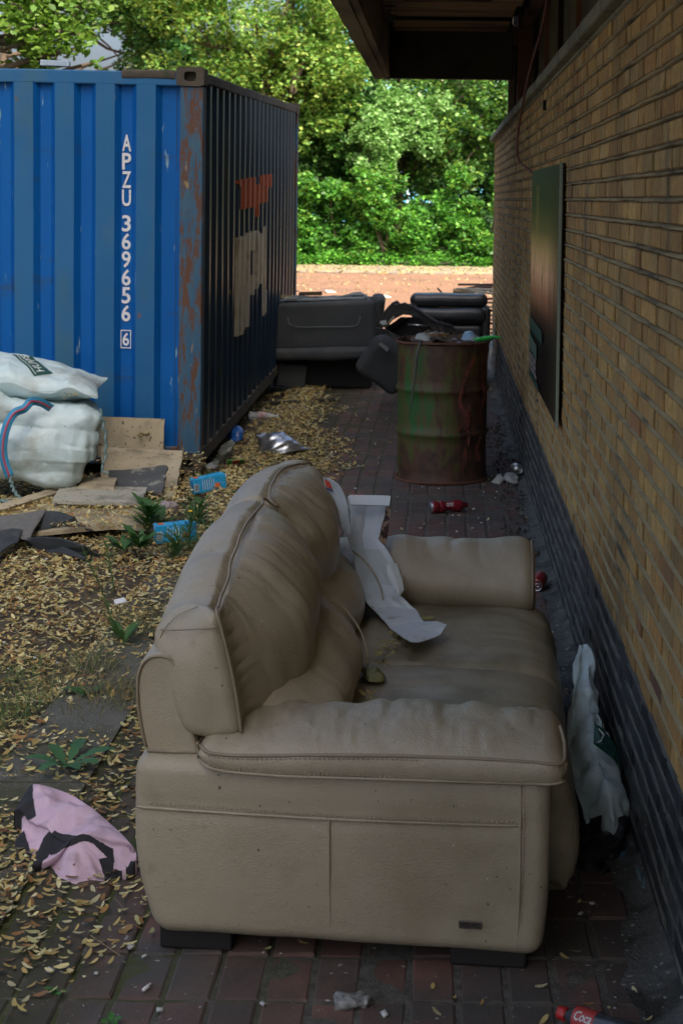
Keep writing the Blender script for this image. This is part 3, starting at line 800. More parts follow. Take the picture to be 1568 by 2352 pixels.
# ================================================================== LEATHER SOFA
SX, SY = -0.69, 3.62
def S(P):
    P = np.asarray(P, float).reshape(-1, 3)
    return np.column_stack([SX + P[:, 0] + .035 * P[:, 1], SY + P[:, 1] - .10 * P[:, 0], P[:, 2]])
sofa = thing('leather_sofa', 'worn taupe leather two seater sofa dumped in the foreground', 'sofa', (SX + .5, SY + 1, 0))
def leather(name, c1, c2, dirtc, dlo, dhi):
    m, t, b = nmat(name); co = coordn(t, 'Object')
    c = mixc(t, c1, c2, step(t, noise(t, co, 3.5, 5, .6), .3, .7))
    c = mixc(t, c, dirtc, step(t, noise(t, co, 2.6, 6, .62), dlo, dhi))
    c = mixc(t, c, (.22, .185, .12), step(t, noise(t, coordn(t, 'Object', (1, .5, 1)), 6.5, 7, .72), .62, .80))
    c = mixc(t, c, (.40, .36, .29), step(t, noise(t, co, 11, 7, .75), .68, .80))
    c = mixc(t, c, (.12, .10, .07), step(t, noise(t, co, 75, 2, .4), .74, .77))
    c = mixc(t, c, (.45, .42, .36), step(t, noise(t, coordn(t, 'Object', (1, 1.3, 1.1)), 62, 2, .4), .785, .80))
    t.links.new(c, b.inputs['Base Color'])
    r = N(t, 'ShaderNodeMapRange'); r.inputs[1].default_value = .3; r.inputs[2].default_value = .7; r.inputs[3].default_value = .30; r.inputs[4].default_value = .46
    t.links.new(noise(t, co, 9, 4), r.inputs[0]); t.links.new(r.outputs[0], b.inputs['Roughness'])
    b.inputs['Specular IOR Level'].default_value = .45
    vo = N(t, 'ShaderNodeTexVoronoi'); vo.inputs['Scale'].default_value = 260; t.links.new(co, vo.inputs['Vector'])
    b1 = bumpn(t, vo.outputs[0], .5, .0016)
    b2 = bumpn(t, noise(t, co, 30, 6, .68, .9), .28, .006, b1)
    t.links.new(b2, b.inputs['Normal']); return m
lea = leather('taupe_leather', (.365, .322, .228), (.328, .288, .200), (.262, .226, .146), .50, .72)
lea_seat = leather('soiled_leather', (.285, .255, .172), (.245, .217, .142), (.132, .114, .066), .48, .62)
pip_m = mk('piping', (.27, .22, .15), (.22, .18, .12), 20, .5)
stitch_m = mk('stitch', (.36, .31, .23), (.30, .26, .19), 30, .7)
foot_m = mk('black_foot', (.012, .012, .012), None, 5, .5)
def puff(V, F, fn):
    Nn = vnormals(V, F); return V + Nn * fn(V)[:, None]

def sec_off(Q, d):
    """shrink a closed 2D loop inward by d"""
    T = np.roll(Q, -1, 0) - np.roll(Q, 1, 0); T /= np.linalg.norm(T, axis=1)[:, None] + 1e-9
    area = np.sum(Q[:, 0] * np.roll(Q[:, 1], -1) - np.roll(Q[:, 0], -1) * Q[:, 1])
    Nn = np.column_stack([-T[:, 1], T[:, 0]]) * np.sign(area)
    return Q + Nn * d
def pillow(fsec, t0, t1, er, n=60, m=110, axis=1, ends=(1, 1)):
    """fsec(t)-> control loop (2D) in the plane across `axis`; ends rounded with radius er"""
    ts = []
    k = 7
    e0 = er * ends[0]; e1 = er * ends[1]
    ts += [t0 + e0 * (1 - cos(pi / 2 * i / k)) for i in range(k)]
    ts += list(np.linspace(t0 + e0, t1 - e1, n))
    ts += [t1 - e1 * (1 - cos(pi / 2 * i / k)) for i in range(k - 1, -1, -1)]
    secs = []
    for t in ts:
        Q = smooth_closed(fsec(t), m)
        sh = 0
        if e0 and t < t0 + e0: q = (e0 - (t - t0)) / e0; sh = e0 * (1 - math.sqrt(max(0, 1 - q * q)))
        if e1 and t > t1 - e1: q = (e1 - (t1 - t)) / e1; sh = max(sh, e1 * (1 - math.sqrt(max(0, 1 - q * q))))
        Q = sec_off(Q, min(sh, .09))
        secs.append((t, Q))
    first, last = secs[0], secs[-1]
    def rings(t, Q):
        c = Q.mean(0); return [(t, c + (Q - c) * s) for s in (.9, .8, .7, .6, .5, .4, .3, .2, .1, .03, .004)]
    secs = rings(*first)[::-1] + secs + rings(*last)
    A = []
    for t, Q in secs:
        P = np.zeros((len(Q), 3)); o = [i for i in range(3) if i != axis]
        P[:, axis] = t; P[:, o[0]] = Q[:, 0]; P[:, o[1]] = Q[:, 1]; A.append(P)
    return loft(A)
def fixn(V, F):
    """flip faces if the mesh is inside out"""
    c = V.mean(0); Nn = vnormals(V, F)
    if np.sum(Nn * (V - c)) < 0: F = [f[::-1] for f in F]
    return V, F
def ss(x, a, b): 
    q = np.clip((x - a) / (b - a), 0, 1); return q * q * (3 - 2 * q)

# ---- base with near side panel
V, F = rbox((.955, 2.08, .415), .038, 5, (30, 40, 14)); V += (.4775, 1.03, .2575)
lowk = np.clip((.27 - V[:, 2]) / .22, 0, 1)
V[:, 0] += .055 * lowk ** 1.5 * np.clip(1 - V[:, 0] / .5, 0, 1)
V[:, 0] -= .018 * lowk ** 2 * np.clip((V[:, 0] - .6) / .35, 0, 1)
near = np.clip(1 - V[:, 1] / .3, 0, 1)
V[:, 1] -= near * .014 * np.sin(np.clip(V[:, 0] / .955, 0, 1) * pi) * np.sin(np.clip((V[:, 2] - .05) / .41, 0, 1) * pi)
V[:, 2] -= .010 * np.clip(V[:, 0] / .955, 0, 1) * (V[:, 2] < .2)
# gentle pull-in at the seams
V[:, 1] += near * .006 * np.exp(-((V[:, 2] - .35) / .012) ** 2)
inn = (V[:, 1] > .22) & (V[:, 1] < 1.80) & (V[:, 0] > .10); V[inn, 2] = np.minimum(V[inn, 2], .30)
V[(V[:, 1] > .22) & (V[:, 1] < 1.80) & (V[:, 0] > .90), 0] -= .03
V = puff(V, F, lambda P: .0035 * fbm(P, 4, 3, 21))
mesh('base', S(V), F, lea, sofa)
def seam(pts, r, mat, name, n=80):
    P = S(smooth_open(pts, n)); V, F = tube(P, r, 8); return mesh(name, V, F, mat, sofa)
seam([(.018, -.006, .352), (.05, -.012, .35), (.45, -.022, .349), (.80, -.014, .350), (.885, -.008, .351)], .0035, lea, 'panel_seam')
seam([(.885, -.008, .46), (.885, -.012, .35), (.885, -.014, .20), (.882, -.004, .075)], .0035, lea, 'panel_seam')
seam([(.455, -.020, .345), (.456, -.024, .25), (.458, -.010, .09), (.458, .012, .055)], .0028, lea, 'panel_seam')
def stitches(path, off, name='stitching', step_=.011, L=.0065, r=.0013):
    P = smooth_open(path, 400); d = np.r_[0, np.cumsum(np.linalg.norm(np.diff(P, axis=0), axis=1))]
    mb = MB()
    for s in np.arange(.01, d[-1] - .01, step_):
        a = [np.interp(s, d, P[:, k]) for k in range(3)]; b = [np.interp(s + L, d, P[:, k]) for k in range(3)]
        V, F = tube(S(np.array([a, b]) + np.array(off)), r, 5); mb.add(V, F)
    return mesh(name, *mb.out(), stitch_m, sofa)
stitches([(.03, -.008, .352), (.45, -.022, .349), (.80, -.014, .350), (.88, -.008, .351)], (0, -.001, .0085))
stitches([(.02, -.002, .438), (.09, -.0025, .434), (.16, -.004, .432)], (0, 0, 0))
stitches([(.893, -.010, .45), (.893, -.016, .30), (.89, -.010, .12)], (0, 0, 0))
for u0, u1, v0 in ((.055, .225, .03), (.73, .905, .03), (.06, .22, 1.90), (.74, .90, 1.90)):
    V, F = rbox((u1 - u0, .12, .062), .006, 1, 2); V += ((u0 + u1) / 2, v0 + .06, .031); mesh('foot', S(V), F, foot_m, sofa, smooth=False)
# ---- badge
V, F = rbox((.052, .004, .018), .001, 1, 1); badge = mesh('badge', S(V + (.776, -.014, .118)), F, mk('badge_metal', (.10, .085, .07), (.16, .14, .12), 90, .35, metal=.6), sofa, smooth=False)
V, F = text_mesh('VIOLINO', 1, bold=.02); mn, mx = V.min(0), V.max(0); V = (V - (mn + mx) / 2) / (mx[0] - mn[0])
mesh('badge_text', S(np.column_stack([.776 + V[:, 0] * .045, np.full(len(V), -.0168), .1185 + V[:, 1] * .060])), F, mk('badge_dark', (.012, .01, .01), None, 5, .5), badge, smooth=False)

# ---- back frame
def bf(t):
    k = ss(t, 0.0, .3)
    return [(.028, .45), (.0, .55), (-.004, .635), (.012, .680 + .01 * k), (.045, .698 + .012 * k), (.085, .69 + .012 * k), (.105, .65), (.128, .55), (.150, .45), (.09, .44)]
V, F = fixn(*pillow(bf, .032, 2.07, .016, 60, 60)); V = puff(V, F, lambda P: .003 * fbm(P, 5, 3, 4))
mesh('back_frame', S(V), F, lea, sofa)
Q = smooth_closed(sec_off(np.array(bf(0)), .007), 80); Q = np.array([q for q in np.roll(Q, -2, 0) if q[1] > .462])
i0 = np.argmin(Q[:, 0] + Q[:, 1] * .0 + (Q[:, 1] > .48) * 9)
Q = np.roll(Q, -i0, 0)
if Q[1, 1] < Q[0, 1]: Q = Q[::-1]
V, F = tube(S(np.column_stack([Q[:, 0], np.full(len(Q), .032), Q[:, 1]])), .0035, 8); mesh('piping', V, F, pip_m, sofa)

# ---- back cushions
M0 = np.array([(.12, .465), (.22, .458), (.335, .485), (.375, .585), (.360, .73), (.275, .84), (.175, .885), (.09, .872), (.03, .81), (.005, .70), (.03, .58), (.07, .485)])
E0 = np.array([(.155, .505), (.205, .506), (.245, .525), (.233, .61), (.217, .69), (.202, .75), (.183, .797), (.115, .800), (.058, .768), (.026, .71), (.060, .62), (.105, .525)])
E1 = np.array([(.14, .47), (.20, .50), (.25, .57), (.285, .66), (.29, .75), (.265, .82), (.215, .862), (.15, .868), (.10, .83), (.05, .72), (.05, .58), (.08, .50)])
def topf(t):
    return np.interp(t, [.10, .30, .5, .75, .95, 1.0, 1.06, 1.25, 1.55, 1.85], [.86, .872, .888, .90, .892, .886, .892, .905, .90, .875])
def cush(t):
    k = float(ss(t, .06, .42)); A = E0 * (1 - k) + M0 * k
    k2 = float(ss(t, 1.30, 1.78)); A = A * (1 - k2) + E1 * k2
    A = A.copy()
    if k > .3: A[:, 1] = .46 + (A[:, 1] - .46) * (1 + (topf(t) - .885) / .425 * k)
    A[:, 0] -= .015 * ss(t, .8, 1.2)
    pin = np.exp(-((t - 1.0) / .17) ** 2); A[:, 0] -= .055 * pin * np.clip((A[:, 0] - .15) / .2, 0, 1)
    A[2:4, 0] -= .03 * float(ss(t, .45, .95))
    return A
def pipe_u(t): A = cush(t); return A[6]
def wrink(P):
    u, v, w = P.T
    pu = np.interp(v, tp, [pipe_u(x)[0] for x in tp]); pwz = np.interp(v, tp, [pipe_u(x)[1] for x in tp])
    d = np.sqrt((u - pu) ** 2 + (w - pwz) ** 2)
    fr = (u > pu - .02)
    r = .010 * fbm(P, 3.2, 3, 31) * (.35 + .65 * ss(v, .02, .12))
    r += -.010 * ss(v, .04, .10) * np.exp(-d / .09) * np.maximum(0, ridge(P * [.25, 1.0, .25], 16, 2, 5)) * np.where(fr, 1.3, .6)
    r += -.008 * np.exp(-(d / .012) ** 2) * ss(v, .03, .08)
    # long drag folds fanning down the face
    q = P[:, 1] + .35 * (w - .7)
    r += -.014 * fr * ss(u, .12, .22) * np.maximum(0, ridge(np.column_stack([q * 1.0, w * .25, u * .2]), 7.0, 2, 77) - .25) * ss(v, .05, .14)
    # pinched spot between the two cushions
    for vc, uc, wc, a, s in ((.96, .22, .85, .024, .05), (1.03, .25, .82, .022, .05), (.40, .10, .86, .010, .035), (.40, .15, .88, .008, .05)):
        r -= a * np.exp(-(((v - vc) / s) ** 2 + ((u - uc) / s) ** 2 + ((w - wc) / (s * 1.4)) ** 2))
    # crumples along the near end seam
    e = np.exp(-((v - .10) / .05) ** 2) * fr * ss(v, .05, .08)
    r += -.004 * e * np.maximum(0, np.sin(w * 190 + 3 * fbm(P, 9, 2, 3)))
    return r
tp = np.linspace(.0, 1.9, 130)
cuobj = []
for t0, t1 in ((.015, .995), (1.0, 1.80)):
    V, F = fixn(*pillow(cush, t0, t1, .045 if t0 < .5 else .06, 130, 170, ends=(.7, .6) if t0 < .5 else (.45, 1)))
    if t0 < .5:
        fo = np.clip(1 - V[:, 1] / .22, 0, 1)
        V[:, 1] += fo * (.095 * np.clip((.16 - V[:, 0]) / .15, 0, 1) ** 2 + .085 * np.clip((V[:, 2] - .67) / .13, 0, 1) ** 2 * (1 - ss(V[:, 0], .10, .19)) - .010 * np.exp(-(((V[:, 0] - .13) / .06) ** 2 + ((V[:, 2] - .62) / .09) ** 2)))
    V = puff(V, F, wrink); cuobj.append(mesh('back_cushion', S(V), F, lea, sofa))
# piping along the crest and down the near end
pp = [tuple([E0[i][0] + .002, .022, E0[i][1]]) for i in (2, 3, 4, 5)] + [(E0[6][0] + .004, .034, E0[6][1] + .004)]
for t in (.08, .14, .22, .30, .38, .46, .58, .70, .82, .90, .95):
    q = pipe_u(t); pp.append((q[0] + .004 * sin(t * 40), t, q[1] + .003 - (.006 if t > .93 else 0) - (.004 if .35 < t < .42 else 0)))
q = pipe_u(.98); pp += [(q[0] + .015, .975, q[1] - .016), (q[0] + .035, .99, q[1] - .030)]
V, F = tube(S(smooth_open(pp, 160)), .0036, 8); mesh('piping', V, F, pip_m, cuobj[0])
q = pipe_u(1.02); pp = [(q[0] + .03, 1.005, q[1] - .030), (q[0] + .008, 1.02, q[1] - .012)]
for t in (1.07, 1.15, 1.25, 1.40, 1.55, 1.65, 1.73): q = pipe_u(t); pp.append((q[0] + .003 * sin(t * 30), t, q[1] + .003))
q = pipe_u(1.76); pp += [(q[0] + .01, 1.775, q[1] - .014), (q[0] + .04, 1.80, q[1] - .06)]
V, F = tube(S(smooth_open(pp, 140)), .0036, 8); mesh('piping', V, F, pip_m, cuobj[1])
# rear seam of the end panel and the cross seam
pp = [(E0[i][0] - .001, .026, E0[i][1]) for i in (11, 10, 9, 8, 7)]; pp = [(a + .02, v_ + .052, w_) for a, v_, w_ in pp]; V, F = tube(S(smooth_open(pp, 50)), .0016, 6); mesh('end_seam', V, F, lea, cuobj[0])
pp = [(.046, .075, .742), (.085, .040, .752), (.13, .022, .760), (.190, .014, .768)]; V, F = tube(S(smooth_open(pp, 40)), .0018, 6); mesh('end_seam', V, F, pip_m, cuobj[0])

# ---- lower lumbar cushions
def lum(t, a, b):
    k = 1 - .25 * abs((t - (a + b) / 2) / ((b - a) / 2)) ** 2
    if a > 1: k -= .30
    else: k = 1 - .25 * max(0, (t - .6) / .43) ** 2 - .10 * max(0, (.6 - t) / .44)
    dz_ = 0 if a > 1 else -.075 * float(1 - ss(t, .20, .62))
    return [(.10, .44), (.30, .405), (.30 + .12 * k, .41), (.30 + .165 * k, .46), (.29 + .165 * k, .53 + dz_ * .5), (.24 + .15 * k, .60 + dz_), (.20 + .10 * k, .64 + dz_), (.15, .62 + dz_), (.10, .54 + dz_)]
for a, b, sd in ((.16, 1.03, 1), (1.035, 1.66, 9)):
    V, F = fixn(*pillow(lambda t: lum(t, a, b), a, b, .085, 60, 90))
    V = puff(V, F, lambda P: .009 * fbm(P, 5, 3, sd + 40) - .010 * np.maximum(0, ridge(P * [.4, 1, .6], 6, 2, sd) - .2))
    o = mesh('lumbar_cushion', S(V), F, lea, sofa)
    pp = [(.36, b - .045, .60), (.40, b - .06, .57), (.445, b - .10, .52), (.470, b - .16, .46), (.46, b - .2, .42)]
    V, F = tube(S(smooth_open(pp, 40)), .003, 6); mesh('piping', V, F, lea, o)

# ---- seat cushions
def seat(t, a, b):
    k = 1 - .5 * abs((t - (a + b) / 2) / ((b - a) / 2)) ** 3
    w = .398 + .026 * k
    return [(.15, .33), (.22, w - .03), (.35, w - .004), (.60, w + .002), (.85, w + .004), (.955, w - .012), (1.005, w - .055), (1.025, .28), (1.03, .20), (1.01, .13), (.95, .10), (.5, .10), (.2, .12)]
for a, b, sd in ((.20, 1.0, 3), (1.003, 1.80, 8)):
    V, F = fixn(*pillow(lambda t: seat(t, a, b), a, b, .035, 90, 190))
    V = puff(V, F, lambda P: .007 * fbm(P, 3.5, 3, sd + 60) - .006 * ss(P[:, 0], .6, .95) * np.maximum(0, ridge(P * [.3, 1, .25], 8, 2, sd + 5)) - .004 * np.maximum(0, ridge(P * [.25, 1, .3], 7, 2, sd)))
    mesh('seat_cushion', S(V), F, lea_seat, sofa)

# ---- arms
NA = np.array([(-.006, .440), (-.030, .447), (-.038, .475), (-.032, .505), (-.008, .535), (.05, .562), (.13, .574), (.21, .563), (.275, .53), (.315, .47), (.29, .42), (.12, .425)])
FA = np.array([(1.72, .38), (1.665, .415), (1.640, .465), (1.650, .525), (1.70, .572), (1.80, .607), (1.90, .606), (1.99, .575), (2.065, .52), (2.09, .47), (2.05, .42), (1.9, .40)])
def arm_n(t):
    A = NA.copy(); h = np.interp(t, [.15, .25, .40, .6, .8, .93, 1.0], [-.035, -.030, -.012, .0, .002, -.006, -.02])
    A[:, 1] += h * np.clip((A[:, 1] - .45) / .1, 0, 1.2)
    A[:, 1] += np.interp(t, [.15, .22, .35, 1.0], [.020, .004, 0, .012]) * np.clip((.53 - A[:, 1]) / .07, 0, 1)
    return A
def arm_f(t):
    A = FA.copy(); A[:, 1] += np.interp(t, [.15, .5, .9, 1.0], [-.02, -.006, 0, -.008]) * np.clip((A[:, 1] - .45) / .1, 0, 1.2); return A
for fn, nm, u0, u1, sd, outer in ((arm_n, 'n', .150, .985, 3, -1), (arm_f, 'f', .16, .955, 12, 1)):
    def sec(t): return [(a, b) for a, b in fn(t)]
    V, F = pillow(sec, u0, u1, .045, 110, 110, axis=0)
    V, F = fixn(V, F)
    if nm == 'n':
        fnw = lambda P: (.005 * fbm(P, 4, 3, 15) - .013 * ss(P[:, 1], -.01, .10) * (1 - ss(P[:, 0], .75, .95) * .7) * np.maximum(0, ridge(P * [1, .30, .5], 9, 2, 14) - .1)
                         - .004 * ss(P[:, 2], .50, .53) * np.maximum(0, ridge(P * [1, .4, .4], 26, 2, 4)))
    else:
        fnw = lambda P: (.006 * fbm(P, 4, 3, 25) - .014 * ss(P[:, 2], .43, .52) * np.maximum(0, ridge(P * [1, .4, .45] + P[:, [2, 2, 2]] * [.35, 0, 0], 7, 2, 24) - .1))
    V = puff(V, F, fnw)
    o = mesh('armrest', S(V), F, lea, sofa)
    if nm == 'n':
        for idx, r in ((3, .0042), (1, .0036)):
            pts = []
            for t in np.linspace(u0 + .03, u1 - .035, 24): q = fn(t)[idx]; pts.append((t, q[0] - .003, q[1]))
            pts = [(u0 + .004, pts[0][1] + .035, pts[0][2] + .004)] + pts + [(u1 - .008, pts[-1][1] + .012, pts[-1][2] + .002), (u1 - .003, pts[-1][1] + .05, pts[-1][2] + (.02 if idx == 3 else 0))]
            if idx == 3: pts += [(u1 - .006, .03, .545), (u1 - .012, .06, .560)]
            V, F = tube(S(smooth_open(pts, 160)), r, 8); mesh('piping', V, F, pip_m if idx == 3 else lea, o)
            mb = MB(); P = smooth_open(pts[1:-1], 400)
            for k in range(0, 396, 5):
                V, F = tube(S(P[[k, k + 3]] + np.array([0, -.0025, -.0075 if idx == 3 else .007])), .0013, 5); mb.add(V, F)
            mesh('stitching', *mb.out(), stitch_m if idx == 1 else pip_m, o)
    else:
        Q = smooth_closed(fn(.94), 90); Q = sec_off(Q, .012); Q = Q[Q[:, 1] > .40]
        i0 = np.argmin(np.abs(Q[:, 1] - .405) + (Q[:, 0] > 1.8) * 9); Q = np.roll(Q, -i0, 0)
        if Q[2, 1] < Q[0, 1]: Q = np.roll(Q[::-1], 1, 0)
        Q = Q[:58]
        V, F = tube(S(np.column_stack([np.full(len(Q), .946), Q[:, 0], Q[:, 1]])), .0042, 8); mesh('piping', V, F, pip_m, o)
# ================================================================== DUMPED THINGS
def inpoly(px, py, poly):
    poly = np.asarray(poly, float); c = np.zeros(len(px), bool); n = len(poly); j = n - 1
    for i in range(n):
        xi, yi = poly[i]; xj, yj = poly[j]
        cond = ((yi > py) != (yj > py)) & (px < (xj - xi) * (py - yi) / (yj - yi + 1e-12) + xi); c ^= cond; j = i
    return c
def slab(P3, t, jag=0.0, seed=1, sub=.05):
    """flat-ish board through 3D outline points, thickness t downward along the normal"""
    P = np.asarray(P3, float)
    if jag or sub:
        rs = np.random.RandomState(seed); Q = []
        for i in range(len(P)):
            a, b = P[i], P[(i + 1) % len(P)]; k = max(1, int(np.linalg.norm(b - a) / sub))
            for j in range(k): Q.append(a + (b - a) * j / k + (rs.uniform(-jag, jag, 3) * [1, 1, .2] if j else 0))
        P = np.array(Q)
    n = len(P); c = P.mean(0); nn = np.zeros(3)
    for i in range(n): nn += np.cross(P[i] - c, P[(i + 1) % n] - c)
    nn /= np.linalg.norm(nn)
    if nn[2] < 0 or (abs(nn[2]) < .2 and nn[1] > 0): nn = -nn; P = P[::-1]
    V = np.vstack([P, P - nn * t])
    F = [tuple(range(n)), tuple(range(n, 2 * n))[::-1]] + [(i, n + i, n + (i + 1) % n, (i + 1) % n) for i in range(n)]
    return V, F
def rows_blob(rows, depth, m=26, n=40, amp=.02, sc=9, seed=1, crease=False):
    """rows: (pxL,pyL,pxR,pyR,Y) -> closed crumpled body"""
    R0 = np.array(rows, float); k = len(R0); tt = np.linspace(0, k - 1, n)
    Rr = np.column_stack([np.interp(tt, range(k), R0[:, i]) for i in range(5)])
    dd = np.interp(tt, range(k), depth if np.ndim(depth) else [depth] * k)
    S_ = []
    for r, d in zip(Rr, dd):
        L, Rg = at(r[0], r[1], r[4]), at(r[2], r[3], r[4]); c = (L + Rg) / 2; h = (Rg - L) / 2; ring = []
        for a in np.linspace(0, 2 * pi, m, endpoint=False): ring.append(c + h * cos(a) + np.array([0, -d * (np.sign(sin(a)) * (1 - abs(cos(a) - .25)) if crease else sin(a)), 0]))
        S_.append(ring)
    V, F = loft(S_); V, F = fixn(V, F)
    return puff(V, F, lambda P: amp * .8 * crumple(P, sc * 1.3, 8, seed) + amp * .4 * fbm(P, sc * 2.2, 2, seed + 3)), F

# ---------------- woven white bulk bag and sack
woven = mk('woven_plastic', (.43, .57, .59), (.52, .65, .66), 4, .45, .35, 22, .012, dirt=(.30, .33, .29), dscale=5, dlo=.50, dhi=.74, spots=(.2, .19, .15), sscale=60, slo=.74, shi=.77)
bag = thing('bulk_bag', 'big white woven bulk bag with blue and red strap, lying on boards beside the container', 'bag', (-2.64, 9.28, .06))
V, F = rbox((1.22, .66, .50), .12, 12, (130, 60, 70))
V = V * np.where(V[:, 2:3] > 0, 1, 1); V[:, 2] += .03 * np.cos(V[:, 0] * 5)
V[:, 0] += .04 * np.sin(V[:, 2] * 6); V[:, 2] = np.where((V[:, 2] < -.1) & (V[:, 0] > .3), V[:, 2] + .10 * ss(V[:, 0], .3, .6), V[:, 2])
def bagw(P):
    return (.040 * fbm(P, 2.2, 2, 5) + .034 * crumple(P * [.45, .45, 1.2], 7, 7, 91) + .012 * crumple(P, 17, 6, 6) - .026 * np.maximum(0, ridge(P * [.35, .35, 1.0] + P[:, [2, 2, 0]] * [0, 0, .12], 5.5, 2, 41)) 
            + .05 * np.exp(-(((P[:, 0] - .0) / .09) ** 2 + ((P[:, 1] + .25) / .08) ** 2)) * (P[:, 2] > .15))
V = puff(V, F, bagw); BGL, BGR = (-2.61, 9.30, .325), (0, 0, .20)
mesh('bag_body', xf(V, BGL, BGR), F, woven, bag)
strap_b = mk('blue_strap', (.02, .20, .38), (.03, .26, .45), 120, .6, .3, 200, .002); strap_r = mk('red_stripe', (.32, .05, .09), (.38, .08, .12), 120, .6)
sp = [at(x, y, Y) for x, y, Y in ((118, 938, 9.05), (95, 925, 9.0), (72, 922, 8.95), (56, 938, 8.90), (34, 948, 8.86), (18, 972, 8.82), (8, 1010, 8.80), (8, 1050, 8.80), (22, 1095, 8.80))]
P = smooth_open(sp, 50)
for nm, w, dy, mt in (('strap', .024, 0, strap_b), ('strap_stripe', .006, -.004, strap_r)):
    T = np.gradient(P, axis=0); T /= np.linalg.norm(T, axis=1)[:, None]; B = np.cross(T, np.array([0, 1., 0])); B /= np.linalg.norm(B, axis=1)[:, None]
    A = P + B * w + [0, dy, 0]; D = P - B * w + [0, dy, 0]
    V, F = loft(np.stack([A, D], 1), closed=False); V, F = thick(V, F, .003); mesh(nm, V, F, mt, bag)
trim = mk('green_trim', (.03, .12, .13), (.25, .33, .33), 60, .7)
for pts in ([(22, 1096), (34, 1130), (48, 1148), (40, 1158)], [(0, 1150), (25, 1153), (44, 1152)], [(229, 940), (238, 975), (243, 1010), (242, 1050), (234, 1075), (248, 1088)]):
    Pq = smooth_open([at(x, y, 8.80 if x < 100 else 9.12) for x, y in pts], 40); V, F = tube(Pq + .004 * np.sin(np.arange(40))[:, None], .008, 6); mesh('edge_trim', V, F, trim, bag)

def sack_surf(s, t, side, L, Wd, H, seed):
    x = s * L / 2; y = t * Wd / 2
    e = np.clip((1 - s ** 2), 0, 1) ** .55 * np.clip((1 - t ** 2), 0, 1) ** .5
    x = x * (1 - .10 * (1 - np.abs(s)) * 0 + .05 * t ** 2 * 1); y = y * (1 - .14 * (1 - t ** 2) * s ** 2)
    z = side * H / 2 * e
    P = np.column_stack([x, y, z])
    edge = 1 - np.minimum(1 - np.abs(s), 1 - np.abs(t)) ; f = ss(edge, .55, 1.0)
    P[:, 2] += side * e * (.010 * fbm(P, 4, 3, seed)) + side * .022 * (.5 + 1.2 * f) * e * crumple(P * [1, .5, .3], 10, 8, seed + 2) + side * .008 * crumple(P * [1, 1, .3], 24, 5, seed + 12) + (1 - e) * .03 * fbm(P, 5, 2, seed + 4)
    return P
sack = thing('white_sack', 'plump white sack with a green printed label, lying on top of the bulk bag', 'sack', (-2.35, 9.5, .62))
SKL, SKR = (-2.54, 9.40, .685), (.05, .13, .12)
SA = dict(L=1.08, Wd=.60, H=.25, seed=3)
for sd in (1, -1):
    V, F = grid(150, 100, lambda u, v: sack_surf(u * 2 - 1, v * 2 - 1, sd, **SA)); mesh('sack_panel', xf(V, SKL, SKR), F, woven, sack)
def on_sack(V2, cx, cy, sx_, sy_, ang, lift):
    c_, s_ = cos(ang), sin(ang); a = V2[:, 0] * sx_; b_ = V2[:, 1] * sy_
    s = cx + (a * c_ - b_ * s_) / .54; t = cy + (a * s_ + b_ * c_) / .30
    P = sack_surf(s, t, 1, **SA); P[:, 2] += lift; return xf(P, SKL, SKR)
grn = mk('dark_green_print', (.008, .055, .040), (.012, .07, .05), 30, .5); lblw = mk('label_white', (.55, .62, .58), None, 5, .5)
V, F = grid(24, 10, lambda u, v: np.column_stack([u - .5, v - .5])); 
mesh('label_patch', on_sack(V, .28, -.30, .30, .115, 2.15, .003), [f[::-1] for f in F], grn, sack)
def dense(V, F, k=2):
    V = [tuple(v) for v in V]; 
    bm = bmesh.new(); vs = [bm.verts.new((*v[:2], 0)) for v in V]
    for f in F:
        try: bm.faces.new([vs[i] for i in f])
        except ValueError: pass
    bmesh.ops.triangulate(bm, faces=bm.faces[:]); bmesh.ops.subdivide_edges(bm, edges=bm.edges[:], cuts=k, use_grid_fill=True)
    bm.verts.index_update(); V = np.array([v.co[:] for v in bm.verts]); F = [tuple(v.index for v in f.verts) for f in bm.faces]; bm.free(); return V, F
V, F = text_mesh('HUWS', 1, bold=.015); V, F = dense(V, F); mn, mx = V.min(0), V.max(0); V = (V - (mn + mx) / 2) / (mx[0] - mn[0])
mesh('label_lettering', on_sack(V[:, :2] * [1, 1], .28, -.30, .235, .20, 2.15, .006), F, lblw, sack, smooth=False)
V, F = grid(24, 2, lambda u, v: np.column_stack([u - .5, .34 + .05 * v])); mesh('label_line', on_sack(V, .28, -.30, .28, .115, 2.15, .0055), F, lblw, sack)

# ---------------- boards, slate, felt
ply = mk('cream_board', (.42, .37, .25), (.34, .29, .19), 7, .8, .3, 40, .003, dirt=(.19, .17, .11), dscale=6, dlo=.53, dhi=.70, spots=(.09, .08, .05), sscale=45, slo=.66, shi=.70)
ply_e = mk('grey_board', (.30, .30, .25), (.38, .36, .29), 7, .85, .3, 40, .003, dirt=(.17, .17, .13), dscale=6, dlo=.5, dhi=.65, spots=(.08, .08, .05), sscale=50, slo=.66, shi=.70)
slt = mk('slate', (.055, .063, .066), (.085, .092, .092), 8, .8, .5, 30, .004, dirt=(.24, .25, .21), dscale=9, dlo=.60, dhi=.64)
felt = mk('roofing_felt', (.030, .038, .046), (.045, .055, .062), 30, .95, .5, 300, .003, dirt=(.09, .09, .075), dscale=8, dlo=.62, dhi=.72)
felt_t = mk('felt_back', (.10, .10, .095), (.14, .14, .13), 30, .95, .4, 300, .003)
def board(pts, t, mat, label, cat='board', name='board', grp='boards and slabs by the container', jag=.004, seed=1):
    V, F = slab([at(p[0], p[1], Y=p[2] if p[2] > 1 else None, z=p[2] if p[2] <= 1 else None) for p in pts], t, jag, seed)
    return tmesh(name, V, F, mat, label, cat, grp, smooth=False)
